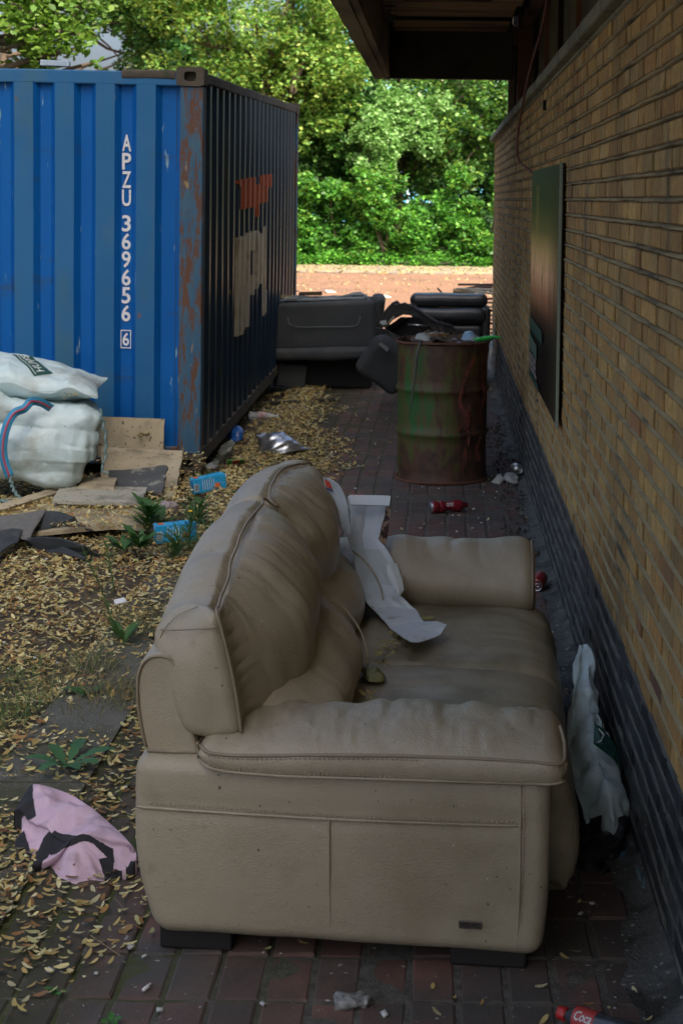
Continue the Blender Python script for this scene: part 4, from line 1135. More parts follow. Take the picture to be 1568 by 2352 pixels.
board([(225, 956, 10.02), (378, 962, 10.02), (376, 1050, 9.98), (225, 1050, 9.98)], .018, ply, 'upright cream board leaning flat against the container between bag and corner', seed=2)
board([(232, 1026, 9.86), (420, 1035, 9.90), (402, 1140, .01), (232, 1140, .01)], .020, ply, 'sloping cream board half buried in seeds beside the blue corner post', seed=3)
board([(236, 1060, 9.70), (387, 1063, 9.72), (372, 1132, .05), (262, 1122, .05)], .022, slt, 'dark mottled slate slab lying on the sloping cream board', 'slab', 'slate_slab', seed=4, jag=.006)
board([(190, 1096, .10), (268, 1097, .10), (262, 1120, .09), (180, 1118, .09)], .018, ply, 'short cream board end poking out behind the white bulk bag', seed=5)
board([(140, 1116, .085), (338, 1119, .075), (322, 1156, .06), (120, 1150, .07)], .018, ply_e, 'greyish board offcut lying below the slate slab', seed=6)
board([(-60, 1150, .03), (200, 1128, .03), (362, 1154, .03), (350, 1212, .02), (275, 1208, .02), (200, 1212, .02), (100, 1222, .02), (-60, 1230, .02)], .020, ply, 'large cream board lying flat on the soil, strewn with seeds', seed=7, jag=.008)
board([(-60, 1176, .075), (188, 1100, .075), (195, 1112, .060), (-60, 1190, .060)], .030, ply, 'thick board edge directly under the white bulk bag', seed=8)
GF = 'torn pieces of roofing felt'
def feltpc(pts, mat, label, seed, amp=.012):
    P3 = np.array([at(p[0], p[1], z=p[2]) for p in pts]); c = P3.mean(0)
    V = [c]; rings = 10; n = 0; loop = []
    for i in range(len(P3)):
        a, b_ = P3[i], P3[(i + 1) % len(P3)]
        for j in range(12): loop.append(a + (b_ - a) * j / 12)
    loop = np.array(loop); m_ = len(loop); V = [c[None]]
    for r in range(1, rings + 1): V.append(c + (loop - c) * r / rings)
    V = np.vstack(V); F = [(0, 1 + j, 1 + (j + 1) % m_) for j in range(m_)]
    for r in range(rings - 1): F += [(1 + r * m_ + j, 1 + (r + 1) * m_ + j, 1 + (r + 1) * m_ + (j + 1) % m_, 1 + r * m_ + (j + 1) % m_) for j in range(m_)]
    if np.cross(loop[0] - c, loop[6] - c)[2] < 0: F = [f[::-1] for f in F]
    V[:, 2] += amp * fbm(V, 7, 2, seed); V, F = thick(V, F, .006)
    tmesh('roofing_felt', V, F, mat, label, 'roofing felt', GF)
feltpc([(-40, 1192, .07), (60, 1180, .09), (107, 1172, .10), (66, 1236, .03), (-10, 1216, .05), (-40, 1222, .03)], felt_t, 'pale grey underside of felt folded over at the left edge', 1)
feltpc([(107, 1171, .105), (135, 1172, .10), (172, 1184, .07), (180, 1200, .03), (216, 1222, .0), (160, 1219, .0), (110, 1228, -.01), (68, 1236, -.01)], felt, 'black bent piece of felt beside the grey folded one', 2)
feltpc([(-40, 1225, .07), (25, 1212, .07), (52, 1214, .06), (40, 1246, .02), (0, 1266, .02), (-40, 1270, .02)], felt, 'black scrap of felt sprinkled with seeds at the left edge', 3)
feltpc([(56, 1238, .02), (92, 1231, .05), (150, 1240, .05), (196, 1252, .04), (238, 1276, -.03), (200, 1283, -.03), (150, 1275, -.03), (90, 1262, -.03)], felt, 'dark blue tapering strip of felt lowest on the seeds', 4)

# ---------------- two blue drink cartons
crt_b = mk('carton_blue', (.012, .27, .55), (.020, .34, .62), 8, .35, dirt=(.25, .50, .62), dscale=70, dlo=.62, dhi=.64, str3=(1, .25, 1)); crt_o = mk('carton_orange', (.60, .15, .04), None, 5, .4)
crt_w = mk('carton_white', (.62, .68, .70), (.3, .4, .45), 200, .5, str3=(1, .1, 1)); crt_k = mk('barcode', (.02, .03, .05), None, 5, .5)
def carton(loc, rot, label, cap=True):
    t_ = thing('drink_carton', label, 'carton', loc, 'blue drink cartons')
    V, F = rbox((.205, .070, .092), .006, 2, (10, 3, 4)); V[:, 2] += .004 * fbm(V, 12, 2, 3); V[:, 1] *= 1 - .10 * np.cos(V[:, 0] * 14) * (V[:, 2] > 0)
    mesh('carton_body', xf(V, np.array(loc) + (0, 0, .047), rot), F, crt_b, t_, smooth=False)
    def patch(name, c, s, mat):
        V, F = box(c, s); mesh(name, xf(V, np.array(loc) + (0, 0, .047), rot), F, mat, t_, smooth=False)
    patch('barcode_panel', (-.085, -.0375, -.008), (.030, .0016, .045), crt_w)
    for i in range(7): patch('bar', (-.096 + i * .0036, -.0386, -.008), (.0014 + .0006 * (i % 2), .0012, .038), crt_k)
    for i in range(6): patch('text_line', (-.045 + .014 * i, -.0374, .002 - .004 * (i % 2)), (.004, .0012, .062), crt_w)
    V, F = lathe([(.017, 0), (.017, .0012)], 16); mesh('orange_spot', xf(xf(V, (.045, -.0366, -.015), (pi / 2, 0, 0)), np.array(loc) + (0, 0, .047), rot), F, crt_o, t_, smooth=False)
    V, F = lathe([(.018, 0), (.016, .001)], 16); mesh('orange_spot', xf(xf(V, (-.07, 0.0, .0465)), np.array(loc) + (0, 0, .047), rot), F, crt_o, t_, smooth=False)
    if cap:
        V, F = lathe([(.013, 0), (.013, .016), (.011, .018)], 14); mesh('cap', xf(xf(V, (.1015, 0, .02), (0, pi / 2, 0)), np.array(loc) + (0, 0, .047), rot), F, mk('cap_white', (.6, .65, .66), None, 5, .4), t_)
carton((-1.365, 9.50, .0), (.02, -.12, .48), 'blue drink carton with white cap beside the container corner')
carton((-1.315, 8.00, .02), (.04, -.03, .38), 'blue drink carton with barcode end in the dandelion leaves')

# ---------------- foil bag, bottle and scraps along the container
foil_m = mk('silver_foil', (.55, .58, .60), (.35, .38, .40), 20, .25, .35, 60, .004, metal=.85)
V, F = rows_blob([(588, 1000, 602, 996, 10.95), (592, 1008, 650, 992, 10.93), (597, 1040, 668, 1005, 10.90), (602, 1046, 700, 1028, 10.88), (640, 1044, 716, 1030, 10.90)], [.01, .09, .12, .10, .02], 30, 44, .012, 14, 4)
tmesh('foil_bag', V, F, foil_m, 'crumpled shiny silver foil bag on the seeds in the alley', 'foil bag')
clear = mk('clear_plastic', (.55, .58, .60), (.42, .44, .46), 40, .15, .3, 60, .004, spec=.8, alpha=.5); 
pm, pt, pb = nmat('thin_clear'); pb.inputs['Base Color'].default_value = (.65, .7, .72, 1); pb.inputs['Roughness'].default_value = .12; pb.inputs['Alpha'].default_value = .38; clear = pm
V, F = lathe([(.012, -.115), (.030, -.113), (.031, -.08), (.027, -.05), (.031, -.02), (.030, .03), (.022, .07), (.012, .09), (.012, .11)], 20); V += .003 * fbm(V, 30, 2, 3)[:, None]
bt = thing('plastic_bottle', 'crushed clear plastic bottle lying beside the foot of the container', 'bottle', (-1.38, 12.6, 0))
mesh('bottle_shell', xf(V, (-1.38, 12.6, .03), (0, pi / 2, -.15)), F, clear, bt); V, F = lathe([(.014, 0), (.014, .018)], 14); mesh('cap', xf(xf(V, (0, 0, .105)), (-1.38, 12.6, .03), (0, pi / 2, -.15)), F, mk('cap_pale', (.5, .58, .6), None, 5, .4), bt)
V, F = lathe([(.0315, -.03), (.0318, .025)], 20); mesh('bottle_label', xf(V, (-1.38, 12.6, .03), (0, pi / 2, -.15)), F[:-2], mk('label_red', (.35, .10, .10), (.6, .55, .55), 60, .5), bt)
blu_m = mk('blue_plastic', (.010, .065, .26), (.015, .10, .36), 30, .3, .4, 60, .004, spec=.6)
V, F = rows_blob([(525, 985, 548, 978, 11.7), (520, 1000, 560, 990, 11.65), (528, 1012, 556, 1010, 11.6)], .05, 20, 26, .014, 16, 9)
tmesh('blue_wrapper', V, F, blu_m, 'crumpled blue plastic wrapper under the container edge', 'wrapper')
V, F = rows_blob([(505, 1025, 530, 1012, 11.1), (500, 1040, 540, 1018, 11.0), (505, 1050, 530, 1036, 10.95)], .05, 20, 24, .014, 16, 19)
tmesh('plastic_film', V, F, mk('cloudy_film', (.20, .22, .19), (.12, .14, .12), 30, .3, .4, 60), 'cloudy film scrap just below the blue wrapper', 'wrapper')
V, F = slab([at(470, 1072, z=.01), at(503, 1048, z=.06), at(528, 1036, z=.05), at(522, 1052, z=.01), at(492, 1076, z=.0)], .004, .003, 3); tmesh('grey_tray', V, F, mk('grey_plastic', (.28, .30, .28), (.18, .2, .19), 20, .4), 'torn grey plastic tray by the container corner', 'tray', smooth=False)
wr = thing('green_wrapper', 'small green snack wrapper with red mark on the seeds near the container corner', 'wrapper', tuple(at(543, 1063, z=0)))
V, F = slab([at(521, 1056, z=.05), at(560, 1054, z=.05), at(563, 1063, z=.015), at(520, 1067, z=.015)], .006, .002, 2); mesh('wrapper_sheet', V, F, mk('wrapper_green', (.06, .26, .04), (.04, .18, .03), 30, .35), wr, smooth=False)
V, F = slab([at(534, 1057, z=.055), at(550, 1056.5, z=.055), at(551, 1063, z=.023), at(534, 1065, z=.023)], .004, 0, 2); mesh('red_mark', V, F, mk('wrapper_red', (.35, .03, .02), None, 5, .4), wr, smooth=False)
V, F = poly_prism([(0, 0), (.055, .005), (.05, .05), (.005, .045)], .004, (.2, -.1, .4), tuple(at(264, 1390, z=.015)), .002); tmesh('paper_scrap', V, F, mk('paper', (.6, .63, .62), None, 5, .7), 'small square white paper scrap on the seeds left of the sofa', 'paper scrap', smooth=False)
V, F = rbox((.10, .075, .07), .032, 4, 5); V = puff(V, F, lambda P: .012 * fbm(P, 40, 3, 2)); tmesh('fluffy_ball', xf(V, tuple(at(386, 1166, z=.045)), (0, 0, .3)), F, mk('fluff', (.26, .22, .22), (.36, .31, .31), 60, .95, .8, 200, .008), 'grey fluffy pom pom among the weeds by the boards', 'pom pom')
V, F = rows_blob([(365, 1158, 373, 1156, 8.95), (366, 1166, 376, 1163, 8.92)], .02, 12, 10, .006, 30, 4); tmesh('green_scrap', V, F, mk('bright_green', (.02, .38, .10), None, 5, .4), 'tiny bright green plastic scrap next to the pom pom', 'scrap')

# ---------------- oil drum full of rubbish
DX, DY, DR, DH = .025, 10.05, .287, .875
drum = thing('oil_drum', 'rusty green steel drum with faded red graffiti standing on the paving', 'drum', (DX, DY, 0))
m, t, b = nmat('drum_paint'); co = coordn(t, 'Object', (1, 1, .30)); co1 = coordn(t, 'Object')
sx = N(t, 'ShaderNodeSeparateXYZ'); t.links.new(co1, sx.inputs[0])
nz = noise(t, co, 9, 7, .72); nz2 = noise(t, co1, 14, 5, .6)
rusty = mixc(t, (.035, .020, .013), (.095, .045, .022), step(t, nz2, .35, .65))
gx = N(t, 'ShaderNodeMapRange'); gx.inputs[1].default_value = .16; gx.inputs[2].default_value = -.08; t.links.new(sx.outputs[0], gx.inputs[0])
gz = ramp(t, [(0, (0, 0, 0)), (.10, (.25,) * 3), (.25, (.50,) * 3), (.32, (.68,) * 3), (.62, (.72,) * 3), (.72, (.56,) * 3), (.93, (.55,) * 3), (1, (.35,) * 3)]); zr = N(t, 'ShaderNodeMapRange'); zr.inputs[2].default_value = .875; t.links.new(sx.outputs[2], zr.inputs[0]); t.links.new(zr.outputs[0], gz.inputs[0])
ml = N(t, 'ShaderNodeMath', operation='MULTIPLY'); t.links.new(gx.outputs[0], ml.inputs[0]); t.links.new(gz.outputs[0], ml.inputs[1])
nzc = N(t, 'ShaderNodeMapRange'); nzc.clamp = False; nzc.inputs[1].default_value = .38; nzc.inputs[2].default_value = .62; t.links.new(nz, nzc.inputs[0])
m2 = N(t, 'ShaderNodeMath', operation='ADD'); t.links.new(ml.outputs[0], m2.inputs[0]); t.links.new(nzc.outputs[0], m2.inputs[1])
grnc = mixc(t, (.075, .070, .018), (.022, .095, .018), step(t, m2.outputs[0], 1.15, 1.45))
c = mixc(t, rusty, grnc, step(t, m2.outputs[0], .88, 1.02))
t.links.new(c, b.inputs['Base Color']); b.inputs['Roughness'].default_value = .6; t.links.new(bumpn(t, nz2, .35, .004), b.inputs['Normal']); drum_m = m
prof = [(DR, 0), (DR, .02), (DR - .004, .03)]
for zc in (.305, .575): prof += [(DR - .004, zc - .022), (DR + .003, zc - .014), (DR + .009, zc), (DR + .003, zc + .014), (DR - .004, zc + .022)]
prof += [(DR - .004, DH - .02)]
pz = []
for (r0, z0), (r1, z1) in zip(prof[:-1], prof[1:]):
    k = max(1, int((z1 - z0) / .04)); pz += [(r0 + (r1 - r0) * i / k, z0 + (z1 - z0) * i / k) for i in range(k)]
pz.append(prof[-1]); S_ = []
for r, z in pz: S_.append([(r * cos(a), r * sin(a), z) for a in np.linspace(0, 2 * pi, 72, endpoint=False)])
V, F = loft(S_, cap=False); rad = np.hypot(V[:, 0], V[:, 1]); dn = 1 - .018 * np.maximum(0, fbm(V, 3.5, 2, 6)) - .04 * np.exp(-(((V[:, 0] + .25) / .08) ** 2 + ((V[:, 2] - .03) / .06) ** 2)); V[:, :2] *= dn[:, None]
V2, F2 = thick(V, [f[::-1] for f in F], .003); mesh('drum_shell', V + (DX, DY, 0), F, drum_m, drum)
Vi = V.copy(); Vi[:, :2] *= .985; mesh('inner_shell', Vi + (DX, DY, 0), [f[::-1] for f in F], mk('rust_inside', (.09, .04, .022), (.05, .025, .015), 10, .9), drum)
rust_r = mk('rust_rim', (.13, .055, .028), (.08, .038, .022), 20, .85, .5, 60, .004)
for z, rr in ((DH - .008, .0085), (.010, .010)):
    a = np.linspace(0, 2 * pi, 73); P = np.column_stack([(DR + .002) * np.cos(a), (DR + .002) * np.sin(a), np.full(73, z) + .003 * np.sin(a * 3)]); V, F = tube(P + (DX, DY, 0), rr, 8, cap=False); mesh('rim', V, F, rust_r, drum)
# graffiti: faded red strokes
gr_m = mk('graffiti_red', (.24, .055, .035), (.10, .04, .028), 25, .7, dirt=(.07, .035, .02), dscale=20, dlo=.48, dhi=.6)
def stroke(pts, w):
    P = smooth_open(pts, 40); V = []; 
    T = np.gradient(P, axis=0); T /= np.linalg.norm(T, axis=1)[:, None]; Bn = np.column_stack([-T[:, 1], T[:, 0]])
    ww = w * (.6 + .4 * np.sin(np.linspace(.3, pi - .3, 40)))
    rows = []
    for s_ in (-1, 0, 1):
        q = P + Bn * (ww * s_)[:, None]; a = q[:, 0]; rows.append(np.column_stack([DX + (DR + .0015 + .010 * (np.abs(q[:, 1] - .305) < .016) + .010 * (np.abs(q[:, 1] - .575) < .016)) * np.sin(a), DY - (DR + .0015 + .010 * (np.abs(q[:, 1] - .305) < .016) + .010 * (np.abs(q[:, 1] - .575) < .016)) * np.cos(a), q[:, 1]]))
    V, F = loft(np.stack(rows, 1), closed=False); return V, F
for i, (pts, w) in enumerate([([(.75, .78), (.55, .70), (.42, .60), (.38, .50), (.50, .44), (.62, .46), (.58, .38), (.40, .37), (.33, .34)], .035), ([(1.2, .72), (.95, .62), (1.15, .55), (.92, .45), (1.05, .38)], .03), ([(.62, .30), (.55, .27)], .055), ([(.55, .215), (.50, .15), (.49, .125)], .05), ([(.48, .085), (.46, .075)], .05), ([(.95, .27), (.82, .20), (1.0, .14)], .03)]):
    V, F = stroke(pts, w); mesh('graffiti', V, F, gr_m, drum)
V, F = tube([at(965, 785, 9.735), at(957, 820, 9.75), at(952, 870, 9.755), at(945, 920, 9.75), at(938, 960, 9.75)], [.009, .008, .007, .005, .001], 6); tmesh('hanging_strip', V, F, mk('dark_strip', (.07, .075, .065), None, 5, .6), 'thin dark plastic strip hanging down the front of the drum', 'strip')
# rubbish
V, F = grid(30, 30, lambda u, v: np.column_stack([DX + (DR - .012) * np.sqrt(v) * np.cos(u * 2 * pi), DY + (DR - .012) * np.sqrt(v) * np.sin(u * 2 * pi), 0 * u + DH - .035])); V[:, 2] += .030 + .045 * fbm(V, 14, 3, 5)
tag(mesh('drum_rubbish', V, F, mk('dry_rubbish', (.10, .07, .045), (.16, .12, .08), 40, .95, .8, 90, .01, dirt=(.03, .025, .02), dscale=20, dlo=.5, dhi=.6)), 'matted dry twigs and dirt filling the drum', 'rubbish', kind='stuff')
def blobth(rows, depth, mat, name, label, cat, amp=.012, sc=18, seed=1, grp='litter heaped in the drum'): 
    V, F = rows_blob(rows, depth, 22, 26, amp, sc, seed); return tmesh(name, V, F, mat, label, cat, grp)
blobth([(955, 768, 975, 766, 10.1), (953, 778, 1000, 773, 10.05), (962, 788, 1005, 786, 10.0)], .05, mk('crumpled_paper', (.40, .42, .38), (.28, .29, .25), 20, .7), 'crumpled_paper', 'crumpled grey white paper at the left in the drum', 'paper', seed=2)
blobth([(975, 768, 1000, 763, 10.12), (980, 775, 1032, 766, 10.12), (985, 783, 1036, 774, 10.1)], .04, mk('amber_plastic', (.25, .13, .04), (.16, .08, .03), 30, .35), 'amber_bottle', 'crushed amber brown bottle across the middle of the drum', 'bottle', seed=3)
blobth([(1010, 790, 1040, 778, 9.95), (1012, 797, 1060, 783, 9.92), (1020, 799, 1066, 796, 9.9)], .04, mk('lilac_cloth', (.30, .26, .36), (.22, .20, .28), 30, .8), 'lilac_rag', 'pale lilac rag hanging at the drum rim', 'rag', seed=4)
blobth([(1066, 763, 1085, 760, 10.05), (1058, 778, 1098, 772, 10.02), (1062, 792, 1096, 790, 9.98)], .06, mk('blue_white_can', (.10, .30, .50), (.55, .60, .62), 12, .35), 'crushed_can', 'blue and white crumpled wrapper on top of the drum', 'wrapper', amp=.010, seed=5)
green_p = mk('green_bag', (.03, .40, .05), (.05, .55, .10), 20, .3, .3, 50, .003, spec=.6)
blobth([(1080, 782, 1096, 780, 10.0), (1090, 777, 1110, 784, 9.97), (1110, 772, 1130, 780, 9.93), (1128, 769, 1142, 777, 9.9), (1140, 770, 1157, 779, 9.9)], .025, green_p, 'green_bag', 'bright green plastic bag draped over the right rim of the drum', 'bag', amp=.008, seed=6)
tw_m = mk('twig', (.11, .075, .045), (.07, .05, .03), 20, .9)
rs = np.random.RandomState(21)
for i in range(26):
    a = rs.uniform(0, 2 * pi); r = rs.uniform(0, .2); p = np.array([DX + r * cos(a), DY + r * sin(a), DH - .03]); d = np.array([rs.uniform(-1, 1), rs.uniform(-.6, .6), rs.uniform(.15, .7)]); d /= np.linalg.norm(d); L = rs.uniform(.08, .2)
    V, F = tube([p, p + d * L * .5 + rs.uniform(-.012, .012, 3), p + d * L], [.004, .003, .0012], 5); tmesh('twig', V, F, tw_m, 'thin brown twig sticking out of the rubbish in the drum', 'twig', 'twigs in the drum')
V, F = tube([at(908, 768, 10.0), at(902, 774, 9.98), at(910, 778, 9.96), at(918, 776, 9.96)], .003, 5); tmesh('wire_loop', V, F, tw_m, 'little bent wire loop at the left rim of the drum', 'wire')
V, F = rows_blob([(1124, 785, 1135, 784, 10.5), (1123, 800, 1136, 800, 10.5)], .03, 14, 12, .008, 20, 3); tmesh('pale_bag', V, F, mk('pale_blue_film', (.45, .58, .62), None, 5, .4), 'pale blue bag scrap hanging behind the drum by the wall', 'bag')

# ---------------- cans, bottles, tissue
alu = mk('aluminium', (.60, .62, .62), (.45, .47, .47), 40, .3, .1, 100, .001, metal=.9)
def can_th(loc, rot, body, label, dent=0., h=.115, r=.033, name='drink_can'):
    t_ = thing(name, label, 'can', loc)
    V, F = lathe([(r - .008, 0), (r - .003, .006), (r, .014), (r, h - .016), (r - .004, h - .006), (r - .006, h - .002)], 28)
    if dent: V[:, :2] *= (1 - dent * np.maximum(0, fbm(V, 22, 2, 3)))[:, None]
    mesh('can_body', xf(V - (0, 0, h / 2), np.array(loc) + (0, 0, r), rot), F, body, t_)
    V, F = lathe([(r - .006, h - .002), (r - .006, h + .0015), (r - .008, h + .0015), (r - .0095, h - .004), (.001, h - .004)], 28); mesh('can_lid', xf(V - (0, 0, h / 2), np.array(loc) + (0, 0, r), rot), F, alu, t_)
    V, F = lathe([(.009, h - .0035), (.009, h - .0015), (.005, h - .0015), (.005, h - .0035)], 14); mesh('ring_pull', xf(V * (1.5, 1, 1) - (0, 0, h / 2) + (.004, 0, 0), np.array(loc) + (0, 0, r), rot), F, alu, t_)
    V, F = lathe([(.008, h - .0032), (.008, h - .0028)], 14); mesh('can_opening', xf(V * (1, 1, 1) - (0, 0, h / 2) + (-.013, 0, 0), np.array(loc) + (0, 0, r), rot), F, dark_m, t_)
    return t_
redcan_m = mk('can_red', (.32, .025, .020), (.26, .02, .018), 10, .35, metal=.3)
can_th((.462, 7.15, .006), (pi / 2 + .1, 0, -.25), redcan_m, 'red drink can lying end-on beside the far arm of the sofa')
can_th((.497, 10.05, .03), (pi / 2 - .1, 0, .15), alu, 'plain silver can on the debris between drum and wall')
tis = mk('tissue', (.42, .43, .40), (.30, .31, .28), 15, .9, .5, 60, .005)
for i, (rows, lb) in enumerate([([(1140, 1092, 1152, 1088, 9.95), (1128, 1108, 1156, 1098, 9.9), (1126, 1118, 1150, 1114, 9.88)], 'crumpled pale tissue right beside the foot of the drum'), ([(1160, 1088, 1182, 1086, 9.95), (1155, 1098, 1190, 1096, 9.9), (1165, 1108, 1192, 1106, 9.88)], 'crumpled pale tissue touching the silver can')]):
    V, F = rows_blob(rows, .04, 20, 18, .014, 22, 30 + i); tmesh('tissue', V, F, tis, lb, 'tissue', 'crumpled tissues by the drum')
V, F = rows_blob([(1274, 1436, 1285, 1436, 6.55), (1270, 1448, 1290, 1450, 6.5), (1272, 1460, 1288, 1462, 6.45)], .04, 18, 16, .008, 20, 44); tmesh('plastic_cup', V, F, mk('pale_teal_plastic', (.32, .42, .40), None, 5, .4), 'pale crumpled plastic cup between sofa seat and wall', 'cup')
# dark red BOOST bottle
bo = thing('sports_bottle', 'dark red plastic bottle with white lettering lying on the paving', 'bottle', (.06, 8.9, 0))
red_p = mk('dark_red_plastic', (.20, .012, .022), (.15, .01, .018), 10, .22, spec=.6); 
BL, BRt = (.062, 8.915, .036), (0, pi / 2, .42)
V, F = lathe([(.028, -.105), (.033, -.10), (.034, -.07), (.030, -.066), (.030, -.058), (.034, -.054), (.034, -.035), (.026, -.02), (.026, .02), (.033, .045), (.034, .065), (.022, .09), (.015, .098), (.015, .115)], 30); mesh('bottle_body', xf(V, BL, BRt), F, red_p, bo)
V, F = lathe([(.0285, -.1075), (.030, -.1045), (.030, -.1035)], 24); V[:, :2] *= (1 + .05 * np.sin(np.arctan2(V[:, 1], V[:, 0]) * 5))[:, None]; mesh('bottle_base', xf(V, BL, BRt), F, alu, bo)
V, F = text_mesh('BOOST', 1, bold=.02); mn, mx = V.min(0), V.max(0); V = (V - (mn + mx) / 2) / (mx[0] - mn[0])
th = V[:, 1] * .095 / .027; rr_ = .0275; Pq = np.column_stack([-rr_ * np.sin(-th - .0) * 0 + 0, 0 * th, V[:, 0] * .062 - .002])
ang = th + .55; Pq = np.column_stack([rr_ * np.sin(ang), -rr_ * np.cos(ang), V[:, 0] * .062]); Pq[:, 0] *= -1
mesh('lettering', xf(Pq, BL, BRt), F, mk('letter_white', (.75, .72, .72), None, 5, .5), bo, smooth=False)
# cola bottle bottom right
cb = thing('cola_bottle', 'plastic cola bottle with red cap and red label in the bottom right corner', 'bottle', (.36, 3.30, 0))
KL, KR = (.370, 3.240, .032), (0, pi / 2, -.60)
V, F = lathe([(.013, -.120), (.0135, -.114), (.020, -.104), (.027, -.094), (.0295, -.085), (.0295, -.03), (.028, -.01), (.031, .02), (.031, .07), (.026, .09)], 32); mesh('bottle_body', xf(V, KL, KR, .86), F, mk('cola_plastic', (.020, .026, .032), (.05, .06, .07), 30, .15, .2, 60, .002, spec=.7), cb)
V, F = lathe([(.0150, -.140), (.0165, -.138), (.0165, -.118), (.0150, -.117)], 26); V[:, :2] *= (1 + .03 * np.sign(np.sin(np.arctan2(V[:, 1], V[:, 0]) * 13)))[:, None]; mesh('cap', xf(V, KL, KR, .86), F, mk('cap_red', (.42, .02, .02), None, 5, .4), cb)
V, F = lathe([(.0300, -.090), (.0303, -.085), (.0303, -.045), (.0303, -.032)], 32); mesh('bottle_label', xf(V, KL, KR, .86), F[:-2], mk('label_red2', (.42, .06, .04), (.35, .04, .05), 30, .4), cb)
V, F = text_mesh('Coca', 1, bold=.01, shear=.35); V, F = dense(V, F, 1); mn, mx = V.min(0), V.max(0); V = (V - (mn + mx) / 2) / (mx[0] - mn[0])
ang = V[:, 1] * .066 / .0306 + .75; Pq = np.column_stack([-.0310 * np.sin(ang), -.0310 * np.cos(ang), V[:, 0] * .046 - .060])
mesh('lettering', xf(Pq, KL, KR, .86), F, lblw, cb, smooth=False)
# tin, black bag, white sack and rags in the dark gap
V, F = lathe([(.031, 0), (.033, .002), (.033, .10), (.034, .103), (.032, .103), (.031, .01), (.001, .01)], 26); ti = thing('open_tin', 'empty open tin lying in the dark gap beside the sofa base', 'tin', (.335, 4.1, 0)); mesh('tin_body', xf(V, (.335, 4.16, .036), (pi / 2 + .25, 0, .05)), F, mk('tin_brown', (.12, .07, .05), (.16, .13, .1), 20, .35, metal=.5), ti)
ws = thing('crumpled_sack', 'tall crumpled white sack with dark green print, wedged between sofa and wall', 'sack', (.44, 4.45, 0))
SR = [(1334, 1484, 1346, 1480, 4.95), (1322, 1530, 1362, 1518, 4.88), (1314, 1610, 1368, 1600, 4.78), (1302, 1690, 1384, 1660, 4.66), (1305, 1740, 1408, 1720, 4.55), (1318, 1800, 1432, 1790, 4.45), (1335, 1850, 1436, 1850, 4.38), (1350, 1895, 1430, 1900, 4.33)]
V, F = rows_blob(SR, [.01, .05, .08, .10, .12, .12, .11, .09], 120, 170, .022, 10, 52, True); mesh('sack_body', V, F, woven, ws)
V, F = slab([at(1366, 1662, 4.50), at(1383, 1672, 4.5), at(1412, 1712, 4.45), at(1428, 1762, 4.42), (at(1410, 1742, 4.40)), at(1384, 1710, 4.42), at(1364, 1707, 4.44)], .004, 0, 1); mesh('printed_label', V, F, grn, ws, smooth=False)
for a_, b_ in (((1374, 1674, 4.485), (1388, 1690, 4.46)), ((1385, 1690, 4.455), (1380, 1702, 4.44)), ((1382, 1700, 4.43), (1372, 1706, 4.43))):
    V, F = tube([at(*a_[:2], a_[2]), at(*b_[:2], b_[2])], .0022, 5); mesh('label_mark', V, F, lblw, ws)
blk = mk('black_plastic', (.010, .010, .011), (.016, .016, .017), 10, .35, .3, 40, .005)
V, F = rows_blob([(1320, 1880, 1400, 1872, 4.35), (1300, 1930, 1430, 1905, 4.28), (1290, 1990, 1420, 1975, 4.2), (1310, 2010, 1400, 2005, 4.15)], [.05, .12, .14, .06], 60, 70, .035, 11, 61); tmesh('black_bag', V, F, blk, 'black rubbish bag slumped in the gap under the white sack', 'bag')
V, F = rows_blob([(1392, 1900, 1420, 1890, 4.35), (1398, 1935, 1440, 1925, 4.28), (1400, 1970, 1440, 1965, 4.2), (1412, 1990, 1430, 1985, 4.15)], [.02, .05, .05, .02], 26, 26, .012, 18, 71); tmesh('blue_film', V, F, mk('dark_blue_film', (.03, .08, .13), (.05, .12, .18), 20, .3), 'dark blue crumpled film beside the black bag at the wall foot', 'wrapper')
V, F = rows_blob([(1436, 1975, 1448, 1972, 4.2), (1450, 1972, 1474, 1982, 4.16), (1458, 1990, 1476, 1992, 4.1), (1468, 2015, 1480, 2018, 4.0), (1472, 2038, 1482, 2040, 3.95)], [.01, .02, .02, .02, .01], 18, 26, .008, 22, 81); tmesh('teal_rag', V, F, mk('teal_rag', (.16, .26, .27), (.12, .2, .2), 60, .95, .4, 200), 'small greenish blue rag at the foot of the dark brick', 'rag')
# cigarette end, dirt clump
V, F = tube([at(329, 2275, z=.006), at(346, 2262, z=.006)], .0042, 8); tmesh('cigarette_end', V, F, mk('cig_white', (.62, .62, .60), None, 5, .8), 'white cigarette end on the pavers in front of the sofa', 'cigarette end')
V, F = rbox((.075, .05, .022), .01, 3, 5); V = puff(V, F, lambda P: .008 * fbm(P, 60, 3, 2)); tmesh('dirt_clump', xf(V, tuple(at(808, 2300, z=.008))), F, mk('clump', (.045, .042, .038), (.35, .36, .34), 60, .9, .6, 90), 'dark clump of dirt with pale flecks on the pavers', 'dirt clump')
